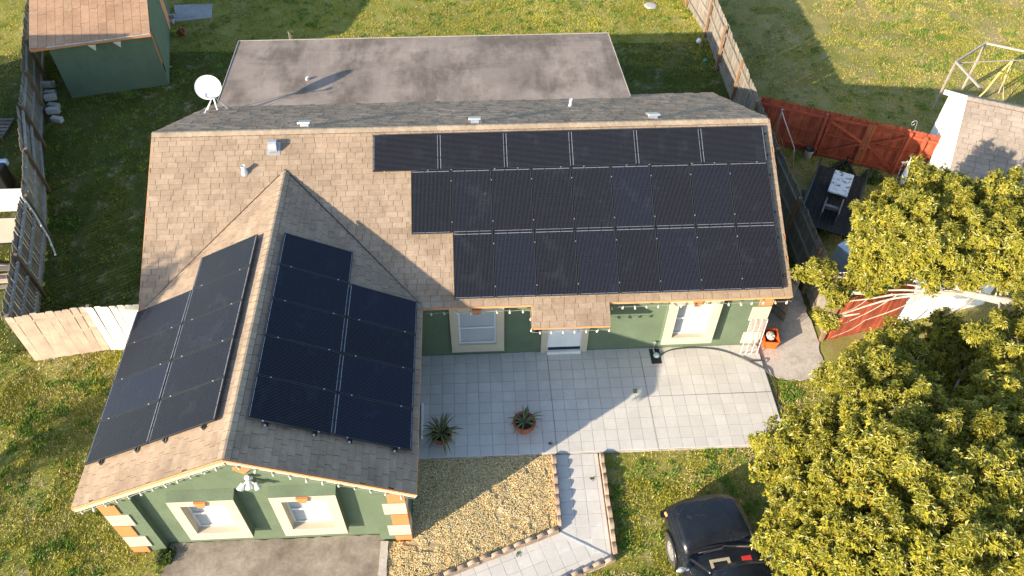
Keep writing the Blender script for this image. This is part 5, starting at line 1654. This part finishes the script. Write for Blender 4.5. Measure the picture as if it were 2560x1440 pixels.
BL_LO = [(16.63,-7.14,3.00,0.28), (17.65,-6.66,3.20,0.36), (17.62,-7.29,3.60,0.55), (16.02,-8.04,3.50,0.45), (16.53,-8.05,4.00,0.60), (15.61,-9.04,4.10,0.62), (15.00,-8.65,3.30,0.34), (14.45,-8.84,3.10,0.40), (14.41,-9.51,3.30,0.45), (14.89,-9.60,3.90,0.58), (16.19,-9.55,4.60,0.70), (15.11,-10.42,4.60,0.70), (14.52,-10.43,3.90,0.52), (14.22,-10.66,3.50,0.42), (13.98,-11.03,3.30,0.40), (14.40,-11.30,4.10,0.55), (14.89,-11.38,4.70,0.70), (14.03,-11.58,3.60,0.42), (14.36,-11.99,4.20,0.55), (15.53,-10.94,5.10,0.80), (16.65,-10.23,5.00,0.72), (15.89,-11.66,5.20,0.80), (15.07,-12.21,5.00,0.75), (15.93,-12.39,5.00,0.75), (17.70,-9.91,4.80,0.62), (18.84,-8.98,4.50,0.62), (16.98,-11.21,5.20,0.75), (16.98,-12.05,5.20,0.75), (19.54,-7.62,2.40,0.50), (18.58,-7.49,2.60,0.50), (15.07,-9.84,3.20,0.50), (14.81,-12.09,4.40,0.60), (18.05,-10.48,4.90,0.70), (16.51,-12.54,5.00,0.80), (17.21,-6.64,2.90,0.28), (16.51,-8.67,4.20,0.55), (19.08,-6.34,3.00,0.50), (19.72,-6.60,3.00,0.50), (19.07,-6.99,2.80,0.50), (19.57,-7.73,3.20,0.50), (17.83,-7.72,3.30,0.50), (18.10,-8.83,3.60,0.55), (17.22,-8.95,4.00,0.50)]
tree('upper leafy tree in front of the white neighbour house', (21.3, -6.0, 0), [(21.4, -6.0, -.1), (21.3, -6.0, 1.4), (20.9, -6.1, 3.0), (20.4, -6.1, 3.9), (19.96, -5.99, 4.0), (19.41, -5.63, 3.85)], BL_UP, 30000, LO, HI, 21, .17, per=10,
     loc_extra=[((19.41, -5.63, 3.85), (18.09, -5.29, 3.45), .06), ((18.09, -5.29, 3.45), (17.0, -5.1, 3.0), .03), ((18.68, -5.5, 3.6), (17.5, -5.6, 2.9), .022), ((18.2, -5.3, 3.45), (17.0, -5.45, 2.5), .016), ((19.0, -5.55, 3.7), (18.2, -6.0, 3.0), .016), ((17.6, -5.2, 3.2), (16.9, -5.35, 2.8), .012), ((17.5, -5.6, 2.9), (16.8, -5.7, 2.4), .010), ((19.7, -5.8, 3.9), (18.9, -6.1, 3.6), .03), ((20.2, -6.05, 3.95), (19.9, -5.0, 4.3), .035), ((20.3, -6.1, 3.9), (20.2, -4.6, 4.5), .03)])
tree('large leafy tree in the lower right corner beside the car', (16.6, -9.8, 0), [(16.75, -9.9, -.1), (16.7, -9.9, 1.2), (16.5, -10.0, 2.4), (16.1, -10.1, 3.6), (15.9, -10.3, 4.4)], BL_LO, 54000, LO, HI, 33, .20, per=10)
tree('small tree left of the frame that shades the wing roof', (-9.0, -10.2, 0), [(-9, -10.2, -.1), (-9, -10.2, 1.5), (-8.9, -10.1, 3.0), (-8.8, -10.0, 4.4)],
     [(-9.0, -10.3, 3.4, .8), (-8.6, -9.9, 4.2, .8), (-8.9, -9.9, 5.2, .9), (-8.7, -9.4, 5.9, .7), (-9.2, -9.6, 6.4, .6), (-8.8, -10.6, 2.6, .5)], 2600, LO, HI, 55, .12, per=9)
# low shrubs at the foot of the trees
def shrub(label, c, r_, h_, n_, seed, lo=(.03, .06, .01), hi=(.10, .15, .025), ls=.085):
    r = np.random.default_rng(seed)
    t = thing('shrub', label, 'shrub', c, None)
    m = MB()
    for k in range(7):
        a = random.uniform(0, 6.28); m.tube([c, Vector(c) + Vector((math.cos(a) * r_ * .6, math.sin(a) * r_ * .6, h_ * .8))], [.012, .004], 5)
    m.build('stem', M_BARK, t)
    d = r.normal(size=(n_, 3)); d[:, 2] = np.abs(d[:, 2]); d /= np.linalg.norm(d, axis=1, keepdims=True)
    C_ = np.array(c) + d * np.array([r_, r_, h_]) * r.uniform(.5, 1.0, n_)[:, None]
    V, F, cc = rosettes(C_, d, np.full(n_, ls), 7, lo, hi, seed, np.zeros(n_)); obj('foliage', npmesh('foliage', V, F, M_LEAF, cc), t)


shrub('low dark shrub at the corner of the driveway', (1.12, -9.42, 0), .24, .16, 100, 71)
shrub('weedy shrub behind the red double gate', (21.7, 2.75, 0), .4, .35, 150, 72)
shrub('weedy shrub on the right of the trailer', (22.3, 2.2, 0), .3, .3, 110, 73)
shrub('weedy clump beside the flatbed trailer tongue', (20.9, 3.3, 0), .35, .25, 120, 74)
shrub('small weed growing behind the flat rear roof', (1.7, 9.6, 0), .15, 2.4, 60, 75)

# ------------------------------------------------------------------ lawns (stuff)
def grass_mat():
    n = N('grass_blade')
    at = n.node('ShaderNodeAttribute', attribute_name='tint')
    n.col(at.outputs['Color']); n.set(.7, 0, .2)
    return n.m


M_BLADE = grass_mat()
PEXC = [[(6.62, -7.24), (15.99, -7.24), (15.99, -4), (6.62, -4)], [(10.03, -7.2), (11.25, -7.2), (11.25, -9.95), (8.2, -11.1), (6.2, -10.9), (6.1, -9.2), (6.62, -9.2), (6.62, -7.2)],
        [(1.15, -9.0), (6.1, -9.0), (6.1, -13.5), (.9, -13.5)], [(.4, -9.25), (6.62, -9.25), (6.62, -4), (15.96, -4), (15.96, 4.4), (13.1, 4.4), (13.1, 8), (.5, 8), (.5, 4.4), (.4, 4.4)],
        [(15.98, -1.9), (17.9, -1.9), (17.9, -3.9), (17.62, -5.2), (15.98, -5.2)], [tuple((Ms @ Vector(q))[:2]) for q in ((0, 0, 0), (WD, 0, 0), (WD, DP, 0), (0, DP, 0))],
        [(-4.4, 15.2), (-2.6, 15.2), (-2.5, 14), (-4.0, 13.7)]]


def lawn(name, label, x0, x1, y0, y1, dens, lo, hi, straw, sf, seed, hgt=(.022, .065), cond=None, wide=.0085):
    r = np.random.default_rng(seed)
    n = int((x1 - x0) * (y1 - y0) * dens)
    # keep to what the photograph can see plus a margin
    x = r.uniform(x0, x1, n); y = r.uniform(y0, y1, n)
    clump = vnoise(x, y, 2.2, seed) * .5 + vnoise(x, y, 7.0, seed + 1) * .5
    bare = vnoise(x, y, 1.3, seed + 2)
    k = (r.random(n) < .25 + 1.2 * clump) & ~((bare > .70) & (r.random(n) < .8))
    for p in PEXC: k &= ~inpoly(x, y, p)
    if cond is not None: k &= cond(x, y)
    # camera frustum test with margin
    R_ = np.array(cam.matrix_world)[:3, :3]; q = np.stack([x, y, np.zeros(n)], 1) - np.array(CAM)
    z_ = -(q @ R_[:, 2]); px = (q @ R_[:, 0]) / z_ * 27.752 / 18; py_ = (q @ R_[:, 1]) / z_ * 27.752 / 18
    k &= (z_ > 0) & (np.abs(px) < 1.25) & (np.abs(py_) < .78)
    x, y, clump = x[k], y[k], clump[k]; n = len(x)
    weed = vnoise(x, y, 3.3, seed + 7) * .6 + vnoise(x, y, 9.0, seed + 8) * .4 > .66
    h = r.uniform(*hgt, n) * (.5 + clump) * np.where(weed, 1.35, 1.0); a = r.uniform(0, 6.28, n); ln_ = r.uniform(.3, 1.1, n) * h * 1.2
    b = r.uniform(0, 6.28, n); w_ = wide * r.uniform(.7, 1.5, n) * np.where(weed, 1.5, 1.0)
    p0 = np.stack([x - np.cos(b) * w_, y - np.sin(b) * w_, np.zeros(n)], 1); p1 = np.stack([x + np.cos(b) * w_, y + np.sin(b) * w_, np.zeros(n)], 1)
    p2 = np.stack([x + np.cos(a) * ln_, y + np.sin(a) * ln_, h], 1)
    V = np.stack([p0, p1, p2], 1).reshape(-1, 3); F = np.arange(n * 3).reshape(-1, 3)
    t_ = np.clip(.55 * vnoise(x, y, .9, seed + 4) + .45 * r.random(n), 0, 1)[:, None]
    c = np.array(lo) * (1 - t_) + np.array(hi) * t_
    big = vnoise(x, y, .45, seed + 9)[:, None]
    c = c * (.72 + .56 * big)
    c[weed] = np.array([.14, .215, .030]) * r.uniform(.6, 1.5, weed.sum())[:, None]
    dry = (r.random(n) < sf * 2.2 * np.clip(vnoise(x, y, .8, seed + 5) * .6 + vnoise(x, y, 2.6, seed + 6) * .6 - .25, 0, 1)) & ~weed
    c[dry] = np.array(straw) * r.uniform(.7, 1.2, dry.sum())[:, None]
    o = obj(name, npmesh(name, V, F, M_BLADE, np.repeat(c, 3, 0)))
    return tag(o, label, 'grass', kind='stuff')


GLO, GHI, STRAW = (.20, .205, .024), (.45, .41, .050), (.53, .44, .21)
lawn('lawn_grass', 'yellowish patchy grass of the front lawn left of the driveway', -6.5, 1.2, -12, -3.4, 2700, GLO, GHI, STRAW, .32, 101)
lawn('lawn_grass', 'patchy grass of the front lawn under the car and trees', 6.3, 19, -13, -5.1, 2700, GLO, GHI, STRAW, .5, 102, cond=lambda x, y: (x > 11.2) | (y < -10.2))
lawn('yard_grass', 'weedy grass of the side and rear yard, coloured darker for its shade', -9.2, 18.0, -3.5, 20.5, 800, (.032, .058, .006), (.21, .22, .016), (.36, .29, .11), .10, 103, cond=lambda x, y: (x > -4.9 - (y + .5) * .33 - .4) & ~((x > 15.9) & (y < -2)) & ~((y > 11.2 - .1 * x) & (x > -2.5)))  # the yard's shade is put into these darker blade colours
lawn('rear_grass', 'sunny yellow green grass behind the flat roofed part of the house', -2.5, 18.0, 8.1, 20.5, 1150, GLO, GHI, STRAW, .2, 106, cond=lambda x, y: y > 11.2 - .1 * x)  # sunlit strip split off the yard, its brightness put into the blade colour
lawn('neighbour_grass', 'grass of the yard beyond the left fence', -13, -3.8, -4, 18, 420, GLO, GHI, STRAW, .12, 104, cond=lambda x, y: x < -4.9 - (y + .5) * .33 - .4)
lawn('neighbour_grass', 'dry straw coloured grass of the neighbour yard on the right', 18.05, 36, -3.5, 22, 800, (.19, .205, .018), (.42, .38, .05), (.56, .45, .17), .35, 105)
